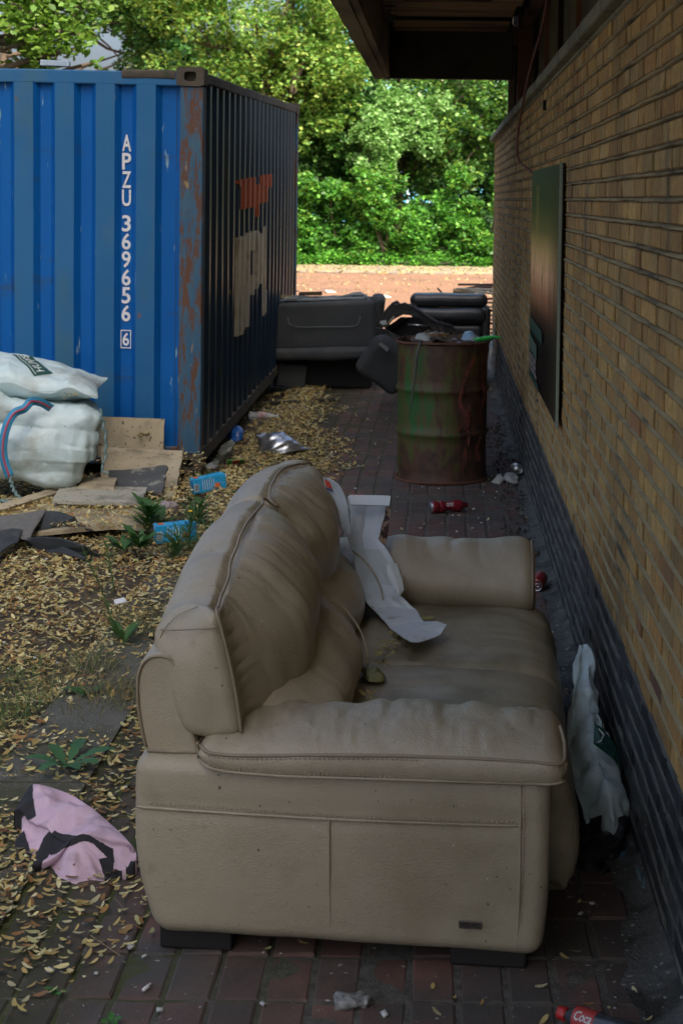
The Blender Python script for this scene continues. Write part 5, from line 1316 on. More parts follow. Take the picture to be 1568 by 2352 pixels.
# ================================================================== OPENED CARDBOARD BOX ON THE SOFA
cbx = thing('cardboard_box', 'opened flattened white cardboard food box draped over the corner of the sofa', 'cardboard box', (-.25, 5.2, .43))
m, t, b = nmat('white_card'); co = coordn(t, 'Object'); geo = N(t, 'ShaderNodeNewGeometry')
c = mixc(t, (.47, .54, .58), (.54, .61, .64), step(t, noise(t, co, 8, 4), .3, .7))
c = mixc(t, c, (.16, .12, .12), step(t, noise(t, coordn(t, 'Object', (1.4, 1, .45)), 30, 3, .5), .70, .76))
c = mixc(t, c, (.30, .29, .28), step(t, noise(t, co, 10, 4), .62, .75))
t.links.new(c, b.inputs['Base Color']); b.inputs['Roughness'].default_value = .7
wv = N(t, 'ShaderNodeTexWave'); wv.inputs['Scale'].default_value = 60; wv.inputs['Distortion'].default_value = 1; t.links.new(co, wv.inputs[0]); t.links.new(bumpn(t, wv.outputs[0], .12, .002), b.inputs['Normal'])
card = m
rows = [  # (xL,yL,xM,yM,xR,yR, Y, mid offset)
    (798, 1140, 840, 1138, 893, 1141, 5.42, .00),
    (803, 1162, 842, 1164, 889, 1166, 5.40, .01),
    (806, 1195, 838, 1200, 876, 1206, 5.34, .02),
    (797, 1234, 830, 1236, 868, 1240, 5.26, .04),
    (806, 1270, 836, 1262, 886, 1262, 5.21, .05),
    (815, 1306, 852, 1300, 908, 1294, 5.17, .06),
    (824, 1342, 868, 1338, 925, 1352, 5.14, .06),
    (836, 1378, 880, 1370, 917, 1368, 5.06, .05),
    (858, 1402, 902, 1396, 955, 1402, 5.02, .04),
    (896, 1445, 938, 1430, 972, 1430, 4.86, .02)]
RR = np.array(rows); tt = np.linspace(0, len(rows) - 1, 46); RI = np.column_stack([np.interp(tt, range(len(rows)), RR[:, k]) for k in range(8)])
G = []
for r in RI:
    L, M_, Rg = at(r[0], r[1], r[6] - .01), at(r[2], r[3], r[6] + r[7]), at(r[4], r[5], r[6])
    G.append([L, L * .62 + M_ * .38 + (0, .004, 0), L * .3 + M_ * .7, M_, M_ * .6 + Rg * .4, M_ * .25 + Rg * .75 + (0, -.006, 0), Rg])
for L, M_, Rg, z in (((924, 1466), (958, 1448), (1003, 1431), .462), ((942, 1476), (985, 1452), (1026, 1437), .456), ((962, 1478), (1010, 1460), (1018, 1449), .452)):
    a, b_, c_ = at(*L, z=z), at(*M_, z=z + .004), at(*Rg, z=z + .012); G.append([a, a * .62 + b_ * .38, a * .3 + b_ * .7, b_, b_ * .6 + c_ * .4, b_ * .25 + c_ * .75, c_])
G = np.array(G); V = G.reshape(-1, 3); nr = len(G)
F = [(i * 7 + j, i * 7 + j + 1, (i + 1) * 7 + j + 1, (i + 1) * 7 + j) for i in range(nr - 1) for j in range(6)]
V = V + .003 * fbm(V, 14, 2, 4)[:, None]
V, F = thick(V, F, .003); mesh('box_panel', V, F, card, cbx, smooth=False)
def cpiece(rows, name, mat, mo=.0, n=14, am=.003):
    R2 = np.array(rows, float); t2 = np.linspace(0, len(rows) - 1, n); R2 = np.column_stack([np.interp(t2, range(len(rows)), R2[:, k]) for k in range(5)]); G = []
    for r in R2:
        L, Rg = at(r[0], r[1], r[4]), at(r[2], r[3], r[4]); M_ = (L + Rg) / 2 + (0, mo, 0); G.append([L, (L + M_) / 2, M_, (M_ + Rg) / 2, Rg])
    V = np.array(G).reshape(-1, 3); F = [(i * 5 + j, i * 5 + j + 1, (i + 1) * 5 + j + 1, (i + 1) * 5 + j) for i in range(n - 1) for j in range(4)]
    V = V + am * fbm(V, 12, 2, 9)[:, None]; V, F = thick(V, F, .003); mesh(name, V, F, mat, cbx, smooth=False)
card_l = mk('bright_card', (.56, .63, .65), (.62, .68, .70), 9, .65)
cpiece([(742, 1096, 760, 1100, 5.16), (748, 1122, 778, 1112, 5.15), (766, 1148, 792, 1135, 5.14), (776, 1190, 800, 1165, 5.12), (784, 1217, 806, 1226, 5.10)], 'side_flap', card, .02, 20)
cpiece([(760, 1100, 782, 1116, 5.17), (784, 1122, 793, 1136, 5.17), (800, 1160, 806, 1180, 5.16)], 'side_flap', card_l, .0)
cpiece([(802, 1137, 896, 1141, 5.36), (806, 1160, 893, 1163, 5.33)], 'top_flap', card_l, .0, 6, .002)
cpiece([(888, 1296, 910, 1293, 5.10), (892, 1320, 922, 1330, 5.08), (904, 1350, 926, 1356, 5.06), (914, 1366, 917, 1368, 5.05)], 'corner_flap', card_l, -.01)
prt = mk('printed_card', (.16, .07, .035), (.40, .33, .24), 26, .6, dirt=(.03, .02, .015), dscale=30, dlo=.5, dhi=.55)
cpiece([(884, 1166, 897, 1168, 5.38), (880, 1205, 893, 1205, 5.33), (868, 1240, 886, 1252, 5.27)], 'printed_side', prt, .0)
redp = mk('red_print', (.42, .04, .02), None, 5, .5); blup = mk('blue_print', (.03, .07, .22), None, 5, .5)
cpiece([(744, 1101, 757, 1107, 5.145), (749, 1118, 763, 1124, 5.135)], 'printed_mark', redp, 0, 4, 0); cpiece([(748, 1119, 764, 1125, 5.14), (750, 1123, 766, 1131, 5.14)], 'printed_mark', blup, 0, 3, 0)
cpiece([(808, 1134.5, 835, 1136, 5.37), (808, 1137, 835, 1138, 5.37)], 'printed_mark', redp, 0, 3, 0); cpiece([(836, 1136, 870, 1139, 5.37), (836, 1138, 870, 1141, 5.37)], 'printed_mark', blup, 0, 3, 0)

# big leaf on the seat
leafg = mk('leaf_dull_green', (.17, .19, .07), (.22, .22, .09), 20, .55)
pts = [(826, 1532), (845, 1534), (866, 1536), (882, 1550), (884, 1562), (868, 1567), (846, 1567), (838, 1556)]
c0 = at(856, 1552, z=.445); loop = np.array([at(x, y, z=.437) for x, y in pts]); loop = smooth_closed(loop, 40); V = [c0]; V = np.vstack([[c0], c0 + (loop - c0) * .5 + (0, 0, .006), loop]); V[:, 2] += .004 * fbm(V, 60, 2, 1)
F = [(0, 1 + j, 1 + (j + 1) % 40) for j in range(40)] + [(1 + j, 41 + j, 41 + (j + 1) % 40, 1 + (j + 1) % 40) for j in range(40)]
V, F = thick(V, F, .0012); tmesh('fallen_leaf', V, F, leafg, 'large dull green leaf lying in the crease of the sofa seat', 'leaf')
leafy = mk('leaf_yellow_green', (.25, .24, .06), None, 5, .55)
V, F = rbox((.045, .028, .003), .001, 1, (6, 4, 1)); V[:, 2] += .12 * V[:, 0] ** 1 * .2; V[:, 2] += 4 * V[:, 0] ** 2; V[:, 1] *= (1 - (V[:, 0] / .026) ** 2 * .8); tmesh('fallen_leaf', xf(V, at(980, 1420, z=.442), (0, 0, .4)), F, leafy, 'small curled yellow green leaf on the seat behind the cardboard', 'leaf')

# ================================================================== PINK CLOTH WITH BLACK EDGING
cl = thing('pink_garment', 'crumpled pink garment with black edging on the ground left of the sofa', 'garment', (-.95, 4.3, 0))
pk = mk('pink_fabric', (.47, .34, .42), (.54, .40, .48), 12, .9, .4, 300, .002, dirt=(.33, .25, .28), dscale=9, dlo=.55, dhi=.7, spots=(.12, .09, .08), sscale=70, slo=.74, shi=.77)
bk = mk('black_fabric', (.012, .013, .015), (.020, .021, .024), 12, .95, .4, 300, .002)
def zp(x, y): return (x * .5, 1630.7 + y * .5)
out = [(75, 450, .07), (140, 352, .09), (180, 345, .09), (250, 362, .09), (340, 398, .09), (430, 460, .09), (520, 535, .09), (590, 605, .08), (626, 660, .05), (610, 715, .03), (560, 742, .02), (540, 775, 0), (490, 792, 0), (420, 785, 0), (340, 795, 0), (270, 765, 0), (232, 722, 0), (190, 738, 0), (110, 742, 0), (80, 680, .01), (70, 610, .02), (100, 560, .03), (100, 500, .05), (66, 470, .06)]
lp = np.array([np.r_[zp(x, y), z] for x, y, z in out]); lp = smooth_closed(lp, 260); cxy = np.array(zp(330, 590))
nr = 110; V = []; PX2 = []
for r in np.linspace(0.0, 1, nr):
    for q in lp:
        x, y = cxy + (q[:2] - cxy) * r; z0 = .085 * (1 - r) + q[2] * r
        V.append(at(x, y, z=z0)); PX2.append((x, y))
V = np.array(V); PX2 = np.array(PX2); m_ = 260
rr = np.repeat(np.linspace(0, 1, nr), m_)
k_ = 1 - rr ** 6
V[:, 2] += k_ * (.020 * fbm(V, 10, 3, 3) + .018 * ridge(V @ rotm(0, 0, .5).T * [.35, 1, .5], 8, 1, 12) + .007 * crumple(V, 26, 6, 5) + .018 * crumple(V @ rotm(0, 0, .5).T * [.5, 1, .5], 14, 6, 17)) 
V[:, 2] -= k_ * .03 * np.exp(-((PX2[:, 1] - (1990 - .20 * (PX2[:, 0] - 100))) / 10) ** 2) * 0
V[:, 2] = np.maximum(V[:, 2], .004)
sk = V[-m_:].copy(); sk[:, 2] = -.002; V = np.vstack([V, sk + (sk - V.mean(0)) * .01]); PX2 = np.vstack([PX2, PX2[-m_:]])
F = [(r * m_ + j, (r + 1) * m_ + j, (r + 1) * m_ + (j + 1) % m_, r * m_ + (j + 1) % m_) for r in range(nr) for j in range(m_)]
blackp = [[(60, 440), (150, 340), (150, 420), (165, 490), (100, 500), (60, 480)], [(60, 590), (110, 560), (150, 640), (200, 570), (250, 535), (300, 545), (370, 590), (440, 615), (520, 645), (525, 700), (480, 665), (430, 630), (380, 620), (300, 618), (225, 618), (195, 680), (190, 760), (80, 760), (60, 660)],
          [(455, 680), (520, 670), (520, 720), (560, 740), (565, 800), (480, 800), (480, 740)], [(600, 700), (660, 690), (660, 780), (560, 760)]]
fc = np.array([PX2[list(f)].mean(0) for f in F]); isb = np.zeros(len(F), bool)
for pl in blackp: isb |= inpoly(fc[:, 0], fc[:, 1], [zp(*p) for p in pl])
V, _ = (V, 0)
Nn = vnormals(V, F)
if Nn[:, 2].mean() < 0: F = [f[::-1] for f in F]
mesh('pink_cloth', V, [f for f, q in zip(F, isb) if not q], pk, cl)
mesh('black_edging', V + (0, 0, .0015), [f for f, q in zip(F, isb) if q], bk, cl)
V, F = rows_blob([(300, 1975, 318, 1970, 4.15), (296, 1995, 326, 1990, 4.12), (300, 2010, 322, 2008, 4.08)], .04, 16, 14, .008, 16, 3); mesh('black_edging', V, F, bk, cl)

# ================================================================== DUMPED DARK FURNITURE AT THE END OF THE ALLEY
dkf = mk('charcoal_upholstery', (.038, .046, .052), (.052, .060, .066), 6, .85, .3, 200, .002, dirt=(.07, .07, .06), dscale=4, dlo=.6, dhi=.75)
lining = mk('torn_lining', (.13, .16, .17), (.17, .20, .21), 9, .9, .4, 60, .004, dirt=(.06, .06, .05), dscale=5, dlo=.52, dhi=.6)
blkl = mk('black_leather', (.022, .027, .032), (.030, .036, .042), 5, .33, .25, 60, .002, spec=.6)
arm = thing('upturned_armchair', 'charcoal fabric armchair tipped on its side against the container', 'armchair', (-1.05, 14.9, 0))
def rb(name, s, r, c, mat, parent, rot=(0, 0, 0), m=6, am=.004, sc=4, sd=1, smooth=True):
    V, F = rbox(s, r, 4, m); V = puff(V, F, lambda P: am * fbm(P + np.array(c), sc, 3, sd)); return mesh(name, xf(V, c, rot), F, mat, parent, smooth=smooth)
rb('body', (.96, .75, .44), .045, (-1.06, 15.0, .585), dkf, arm, (0, -.035, 0), (16, 10, 8), .006)
rb('front_roll', (.99, .20, .11), .045, (-1.06, 14.60, .335), dkf, arm, (0, -.03, 0), (16, 5, 4), .006, sd=4)
rb('base', (.80, .62, .32), .03, (-1.02, 15.05, .16), mk('dark_under', (.016, .018, .020), None, 5, .9), arm)
rb('side_roll', (.14, .62, .46), .06, (-.60, 15.05, .62), dkf, arm, (0, .12, 0), (6, 8, 8), .006, sd=7)
rb('torn_lining', (.84, .60, .012), .004, (-1.10, 15.02, .815), lining, arm, (0, -.04, .03), (16, 10, 1), .012, 6, sd=8, smooth=False)
rb('leg', (.30, .10, .22), .02, (-1.36, 14.68, .12), dkf, arm, (0, .1, 0), 4, .006)
V, F = rbox((.11, .08, .002), .001, 1, 1); mesh('care_label', xf(V, (-1.02, 14.76, .826), (0, -.04, .1)), F, mk('label_grey', (.38, .40, .40), (.2, .2, .2), 60, .7), arm, smooth=False)
V, F = tube(smooth_open([(-1.38, 14.61, .66), (-1.36, 14.608, .60), (-1.28, 14.606, .575), (-1.0, 14.604, .58), (-.80, 14.604, .585), (-.74, 14.606, .61), (-.72, 14.61, .68)], 50), .004, 6); mesh('seam', V, F, lining, arm)
V, F = rbox((.22, .05, .035), .004, 1, 2); mesh('wood_batten', xf(V, (-1.22, 15.2, .845), (0, -.03, .05)), F, tw_m, arm, smooth=False)
V, F = slab([(-.93, 14.95, .84), (-.80, 15.2, .865), (-.74, 15.2, .87), (-.70, 14.98, .855)], .006, .006, 2); mesh('torn_flap', V, F, lining, arm, smooth=False)
# black sofa lying behind
bs = thing('black_sofa', 'black leather sofa with stacked rolls, next to the wall at the end of the alley', 'sofa', (.09, 15.4, 0))
rb('top_roll', (.735, .30, .125), .06, (.09, 15.30, .795), blkl, bs, (0, 0, 0), (16, 6, 4), .006)
rb('second_roll', (.70, .34, .13), .055, (.085, 15.16, .665), blkl, bs, (0, .01, 0), (16, 6, 4), .006, sd=3)
rb('back', (.72, .40, .55), .05, (.09, 15.45, .36), blkl, bs, (0, 0, 0), (12, 6, 8), .006, sd=5)
rb('lower_cushion', (.66, .20, .16), .05, (.08, 15.10, .50), blkl, bs, (0, 0, 0), (12, 5, 4), .006, sd=6)
rb('arm_side', (.09, .5, .44), .03, (.43, 15.3, .52), blkl, bs, (0, .03, 0), (4, 6, 8), .006, sd=7)
# broken black frame in front
fr = thing('broken_chair_frame', 'broken black furniture frame with torn cover standing like a tent behind the drum', 'chair frame', (-.2, 14.3, 0))
def fpoly(pts, Y, t, mat, name, jag=.006, seed=1):
    V, F = slab([at(x, y, Y) for x, y in pts], t, jag, seed); mesh(name, V, F, mat, fr, smooth=False)
fbm_ = mk('black_cover', (.016, .018, .020), (.030, .032, .034), 7, .55, .4, 30, .006, dirt=(.07, .08, .08), dscale=6, dlo=.56, dhi=.7)
fpoly([(862, 738), (900, 695), (912, 690), (928, 706), (905, 730), (890, 752), (876, 752)], 14.15, .05, fbm_, 'frame_side', seed=2)
fpoly([(905, 700), (930, 695), (950, 705), (1000, 735), (1030, 750), (1055, 772), (1052, 782), (1000, 760), (955, 725), (925, 722), (900, 735), (884, 752), (876, 748)], 14.0, .07, fbm_, 'frame_arch', seed=3)
fpoly([(884, 752), (920, 728), (960, 728), (1010, 768), (1010, 800), (880, 800)], 14.25, .03, mk('black_mesh', (.008, .008, .009), (.014, .014, .015), 30, .8), 'inner_cloth', .01, seed=4)
fpoly([(862, 752), (885, 756), (960, 800), (950, 815), (900, 800), (860, 790)], 13.9, .05, fbm_, 'lower_panel', .006, 5)
V, F = tube([at(884, 751, 13.9), at(905, 727, 13.92)], .010, 6); mesh('batten', V, F, mk('pale_wood', (.25, .21, .14), None, 5, .8), fr); V, F = tube([at(936, 745, 13.95), at(985, 748, 13.95)], .008, 6); mesh('metal_rod', V, F, alu, fr)
fpoly([(873, 737), (886, 735), (888, 743), (880, 746), (872, 742)], 13.85, .01, mk('white_tag', (.5, .58, .6), None, 5, .6), 'white_tag', .003, 6); fpoly([(932, 697), (955, 697), (958, 704), (945, 704)], 13.95, .008, lining, 'torn_patch', .004, 7)
V, F = tube([at(x, y, 13.8) for x, y in ((950, 705), (1000, 740), (1035, 748), (1045, 760), (1030, 775))], .018, 8); mesh('strap', V, F, fbm_, fr)
dc = thing('dark_cushion', 'dark grey cushion leaning between the armchair and the drum', 'cushion', (-.45, 12.9, 0))
rb('cushion', (.40, .16, .38), .07, (-.42, 12.9, .42), dkf, dc, (.25, .6, .15), 8, .012, 5, 3)
V, F = rbox((.14, .12, .01), .002, 1, 3); tmesh('pale_card', xf(V, at(886, 868, 13.6), (.2, 0, .3)), F, mk('blue_grey_card', (.16, .22, .25), None, 5, .8), 'small bluish card on the floor under the dark cushion', 'card', smooth=False)
V, F = slab([at(868, 790, 12.7), at(876, 787, 12.7), at(893, 800, 12.7), at(889, 808, 12.7)], .02, .003, 2); tmesh('metal_bracket', V, F, mk('grey_metal', (.16, .18, .19), None, 5, .5), 'grey ribbed metal bracket beside the left rim of the drum', 'bracket', smooth=False)
# timber and slats by the wall end
wd = [mk('weathered_slat', (.30, .30, .26), (.40, .38, .32), 8, .9, .4, 30), mk('dark_slat', (.06, .045, .035), None, 5, .9)]
rs = np.random.RandomState(9)
for k in range(13):
    V, F = rbox((rs.uniform(.5, .9), .05, .022), .003, 1, (3, 1, 1)); z = .25 + k * .048 + rs.uniform(-.01, .01)
    tmesh('timber_plank', xf(V, (.52 + rs.uniform(-.05, .05), 17.6 + rs.uniform(-.15, .15), z), (0, rs.uniform(-.1, .12), rs.uniform(-.3, .3))), F, wd[0 if k % 3 else 1], 'loose timber plank in the stack behind the black sofa at the wall end', 'plank', 'loose planks stacked at the end of the wall', smooth=False)
for k, (x0, y0, x1, y1, Y, r) in enumerate([(1040, 668, 1090, 670, 18, .03), (1060, 664, 1130, 660, 18.2, .012), (1070, 672, 1132, 664, 18.1, .014), (1095, 658, 1132, 672, 18.3, .012)]):
    P = smooth_open([at(x0, y0, Y), at((x0 + x1) / 2, (y0 + y1) / 2 - 4 * (k % 2), Y), at(x1, y1, Y)], 14); V, F = tube(P, r, 6); tmesh('bent_rod' if k else 'wood_offcut', V, F, wd[1] if k else mk('tan_wood', (.28, .20, .11), None, 5, .9), ['square ended tan wood offcut on top of the slat stack', 'upper bent dark rod on the slat stack', 'middle bent dark rod on the slat stack', 'dark rod sloping down across the slat stack'][k], 'rod' if k else 'offcut')
P = smooth_open([at(x, y, 18.4) for x, y in ((1088, 664), (1092, 658), (1112, 655), (1134, 656))], 24); V, F = tube(P, .012, 6); tmesh('wire_hoop', V, F, wd[1], 'dark curved wire hoop above the slat stack by the wall end', 'wire')
V, F = tube([at(1004, 661, 17), at(1017, 675, 17)], .010, 5); tmesh('stick', V, F, wd[1], 'thin dark stick poking up behind the black sofa roll', 'stick')
for k, (x, y, s) in enumerate([(755, 684, .55), (785, 688, .50), (735, 683, .3), (880, 681, .25), (757, 669, .18), (674, 668, .15)]):
    V, F = rbox((s, .20, .02), .004, 1, (4, 2, 1)); V[:, 2] += .02 * fbm(V, 9, 2, k); lbs = ['long white scrap on the road left of centre', 'white scrap on the road touching the long one', 'short pale scrap at the left end of the white ones', 'small white scrap on the road right of centre', 'pale scrap farther out on the road', 'dark twig like scrap on the road beside the container']
    tmesh('road_scrap', xf(V, tuple(at(x, y, z=.0)), (0, 0, .1 * k)), F, mk('white_scrap', (.62, .58, .55), None, 5, .8) if k < 5 else wd[1], lbs[k], 'scrap', 'scraps on the sunny road', smooth=False)
for k, (x, y, w) in enumerate([(655, 925, .26), (742, 920, .20)]):
    V, F = rbox((w, .10, .03), .008, 2, 4); V = puff(V, F, lambda P: .008 * fbm(P, 20, 2, 5)); tmesh('bark_strip', xf(V, tuple(at(x, y, z=.01)), (0, 0, .1)), F, mk('dark_bark', (.030, .026, .020), None, 5, .95), ['dark wooden strip half buried in seeds beside the container', 'dark wooden strip at the edge of the seeds near the armchair'][k], 'wood strip', smooth=False)
# ================================================================== FOLIAGE HELPERS
def leaf_mat(name, tr=.35, rough=.5):
    m, t, b = nmat(name); a = N(t, 'ShaderNodeVertexColor', layer_name='Col'); t.links.new(a.outputs[0], b.inputs['Base Color']); b.inputs['Roughness'].default_value = rough
    b.inputs['Specular IOR Level'].default_value = .35
    tl = N(t, 'ShaderNodeBsdfTranslucent'); g = N(t, 'ShaderNodeGamma'); g.inputs[1].default_value = .85
    mx = mixc(t, a.outputs[0], (.9, 1.0, .35), .35, 'MULTIPLY'); 
    br = N(t, 'ShaderNodeHueSaturation'); br.inputs['Value'].default_value = 1.6; t.links.new(mx, br.inputs['Color']); t.links.new(br.outputs[0], tl.inputs[0])
    ms = N(t, 'ShaderNodeMixShader'); ms.inputs[0].default_value = tr; t.links.new(b.outputs[0], ms.inputs[1]); t.links.new(tl.outputs[0], ms.inputs[2])
    t.links.new(ms.outputs[0], t.nodes['Material Output'].inputs[0]); return m
leafm = leaf_mat('foliage'); bark = mk('bark', (.075, .055, .038), (.12, .09, .06), 8, .95, .8, 30, .02, str3=(1, 1, .3))
LEAF = np.array([(0, -.5, 0), (.30, -.12, .05), (.24, .22, .03), (0, .5, -.05), (-.24, .22, .03), (-.30, -.12, .05)])
LEAFF = [(0, 1, 2, 3), (0, 3, 4, 5)]
def crown(clumps, per, size, pal_, seed, tilt=1.0, squash=.7, droop=0, dark=.5):
    """clumps: (x,y,z,r)"""
    rs = np.random.RandomState(seed); C = np.array(clumps); w = C[:, 3] ** 2; n = int(per)
    idx = rs.choice(len(C), n, p=w / w.sum()); d = rs.normal(size=(n, 3)); d /= np.linalg.norm(d, axis=1)[:, None]
    r = rs.uniform(.35, 1.05, n) ** .6
    pos = C[idx, :3] + d * (r * C[idx, 3])[:, None] * [1, 1, squash]
    # break up into twig bunches
    pos += .28 * C[idx, 3][:, None] * np.column_stack([vnoise(pos, 1.6 / C[:, 3].mean(), seed + i) for i in range(3)])
    keep = fbm(pos, 1.1 / C[:, 3].mean(), 2, seed + 9) > -.35; pos = pos[keep]; n = len(pos)
    rot = rand_rot(n, 1.25 * tilt, rs)
    col = np.array(pal_)[rs.randint(0, len(pal_), n)] * rs.uniform(.7, 1.25, n)[:, None]
    sc = size * rs.uniform(.65, 1.3, n)
    return scatter(LEAF, LEAFF, pos, rot, sc, col)
def limb(mb, a, b_, r0, r1, seed, bend=.12):
    rs = np.random.RandomState(seed); a, b_ = np.array(a, float), np.array(b_, float); L = np.linalg.norm(b_ - a)
    P = [a] + [a + (b_ - a) * t_ + rs.uniform(-1, 1, 3) * bend * L * .4 for t_ in (.3, .6, .8)] + [b_]
    P = smooth_open(P, 14); V, F = tube(P, np.linspace(r0, r1, 14), 8); mb.add(V, F); return P
def tree(name, label, base, htop, clumps, per, size, pal_, seed, tr=.2, group='trees behind the alley', limbs=(), cat='tree', squash=.7):
    t_ = thing(name, label, cat, base, group)
    mb = MB(); top = (base[0] + .3, base[1], htop); P = limb(mb, base, top, tr, tr * .35, seed, .06)
    rs = np.random.RandomState(seed + 5)
    for i, c in enumerate(clumps):
        if i % max(1, len(clumps) // 14) == 0: q = P[rs.randint(5, 13)]; limb(mb, q, c[:3], tr * .38, .015, seed + i, .12)
    for i, (a, b_, r0, r1) in enumerate(limbs): limb(mb, a, b_, r0, r1, seed + 50 + i, .10)
    V, F = mb.out(); mesh('trunk', V, F, bark, t_)
    V, F, C = crown(clumps, per, size, pal_, seed, squash=squash); mesh('crown', V, F, leafm, t_, smooth=False, col=C)
    return t_
GY = [(.14, .27, .05), (.19, .30, .055), (.09, .21, .04), (.26, .33, .07)]; GM = [(.055, .150, .032), (.085, .19, .04), (.04, .115, .03)]; GD = [(.026, .075, .022), (.040, .10, .026), (.020, .060, .018)]
GP = [(.17, .33, .09), (.13, .27, .07), (.26, .42, .16)]; GI = [(.09, .27, .035), (.15, .36, .05), (.05, .18, .025)]
def cl_box(n, x0, x1, y0, y1, z0, z1, r0, r1, seed):
    rs = np.random.RandomState(seed); return [(rs.uniform(x0, x1), rs.uniform(y0, y1), rs.uniform(z0, z1), rs.uniform(r0, r1)) for _ in range(n)]
def cl_px(pts, seed, jy=.6):
    """clumps by photo position: (px,py,Y,radius)"""
    rs = np.random.RandomState(seed); return [tuple(at(x, y, Y + rs.uniform(-jy, jy))) + (r,) for x, y, Y, r in pts]
def px_fill(x0, x1, y0, y1, Y, r, n, seed, hole=()):
    rs = np.random.RandomState(seed); o = []
    while len(o) < n:
        x, y = rs.uniform(x0, x1), rs.uniform(y0, y1)
        if any((x - a) ** 2 / c ** 2 + (y - b_) ** 2 / d ** 2 < 1 for a, b_, c, d in hole): continue
        o.append((x, y, Y, r * rs.uniform(.7, 1.3)))
    return o
SKYH = ((240, 115, 62, 50), (300, 118, 25, 22), (410, 112, 50, 20))
# near lime tree, top left, above the container
tree('lime_tree', 'near lime tree with big pale green leaves hanging over the container at top left', (-5.6, 15.5, 0), 6.0, cl_px([(20, 40, 15, .45), (90, 30, 15, .45), (60, 100, 15, .42), (120, 80, 15.2, .35), (150, 30, 15.4, .35), (20, 120, 14.8, .35), (160, 90, 15, .22), (185, 20, 15.4, .30), (-60, 60, 15, .6), (100, 130, 15, .22), (175, 110, 15, .14), (-60, -60, 15.3, .7), (60, -60, 15.3, .6), (160, -70, 15.5, .5), (205, 145, 15, .12), (190, 80, 15, .14)], 3, .2), 5200, .085, [(.11, .21, .03), (.15, .25, .035), (.08, .16, .025)], 11, tr=.16)
# limbed yellow-green tree in the centre
L = lambda x, y, Y: tuple(at(x, y, Y))
tree('spreading_tree', 'large spreading yellow green tree with visible dark limbs above the container', (-4.3, 44, 0), 8.5, cl_px(px_fill(330, 800, -60, 200, 43, .80, 56, 5, ((410, 118, 60, 26), (300, 110, 60, 60), (720, 110, 26, 20), (560, 90, 30, 16))) + px_fill(420, 760, 190, 420, 44, .8, 26, 6) + px_fill(700, 810, 20, 260, 43, .75, 12, 7), 8, 1.8), 60000, .125, GY, 21, tr=.28,
     limbs=[(L(645, 420, 44), L(660, 90, 44), .26, .13), (L(650, 230, 43.2), L(560, 115, 42.6), .17, .09), (L(560, 115, 42.6), L(440, 95, 42.2), .09, .04), (L(530, 108, 42.5), L(520, 30, 42.4), .06, .03), (L(655, 150, 43), L(720, 40, 43), .10, .04), (L(600, 130, 42.8), L(590, 20, 42.7), .08, .03), (L(480, 100, 42), L(455, 55, 42), .04, .016), (L(672, 215, 42.2), L(700, 120, 42.2), .10, .04)])
tree('airy_tree', 'airy darker tree with thin branches crossing the sky gap', (-12.2, 45, 0), 9, cl_px(px_fill(180, 420, -60, 60, 44, .65, 26, 15, ((240, 120, 66, 48),)) + px_fill(280, 420, 60, 160, 44, .4, 12, 16, ((260, 112, 40, 50), (400, 112, 40, 20))), 9, 1.0), 17000, .125, GM + [(.10, .16, .03)], 25, tr=.2)
tree('distant_tree', 'distant hazy yellow green round tree seen through the gap above the container', (-11.5, 72, 0), 7, cl_px(px_fill(330, 450, 125, 230, 72, 1.3, 14, 18), 4, 2), 9000, .20, [(.18, .20, .06), (.15, .17, .05)], 27, tr=.3)
tree('pale_birch', 'drooping birch with bright pale leaves in front of the dark wood', (-1.2, 44.5, 0), 5.2, cl_px([(860, 300, 42.5, .5), (835, 330, 42.3, .45), (885, 340, 42.3, .45), (865, 370, 42.2, .4), (905, 300, 42.6, .5), (840, 280, 42.7, .4), (930, 260, 42.9, .6), (880, 390, 42.1, .34), (850, 405, 42.0, .3), (830, 385, 42.0, .25), (960, 300, 42.9, .45), (900, 240, 43, .5), (1000, 250, 43, .5), (985, 330, 42.9, .4), (820, 350, 42.3, .3)], 5, .3), 15000, .12, GP, 31, tr=.12, squash=1.15)
tree('right_tree', 'mid green tree with yellow sunlit sprays under the canopy beam', (2.2, 45, 0), 8.5, cl_px(px_fill(900, 1180, 170, 430, 44, .75, 34, 35), 6, .8), 22000, .135, GM + GY[:2], 37, tr=.2)
tree('ivy_clad_tree', 'green bushy tree standing left of the birch beside the container edge', (-3.9, 44.5, 0), 7.5, cl_px(px_fill(660, 840, 230, 470, 43.6, .75, 26, 45), 7, .8), 20000, .135, GM + GD[:1] + GY[:1], 39, tr=.2)
for i, (x, lb) in enumerate([(-11, 'tall dark tree in the back row, leftmost, behind the container'), (-6.5, 'tall dark tree in the back row behind the spreading tree'), (-1.5, 'tall dark tree in the back row behind the birch'), (3.2, 'tall dark tree in the back row, rightmost, behind the wall end')]):
    if i == 0: cc = cl_box(26, -15, -9, 50, 53, .5, 5.2, .8, 1.2, 60)
    else: cc = cl_box(64, x - 3.0, x + 3.0, 50, 53, .3, [0, 6.5, 6.6, 6.8][i], .8, 1.3, 60 + i)
    tree('dark_tree', lb, (x, 51.5, 0), [4.5, 5.5, 6, 6][i], cc, 26000, .26, GD + GM, 70 + i, tr=.25, group='dark trees in the back row')
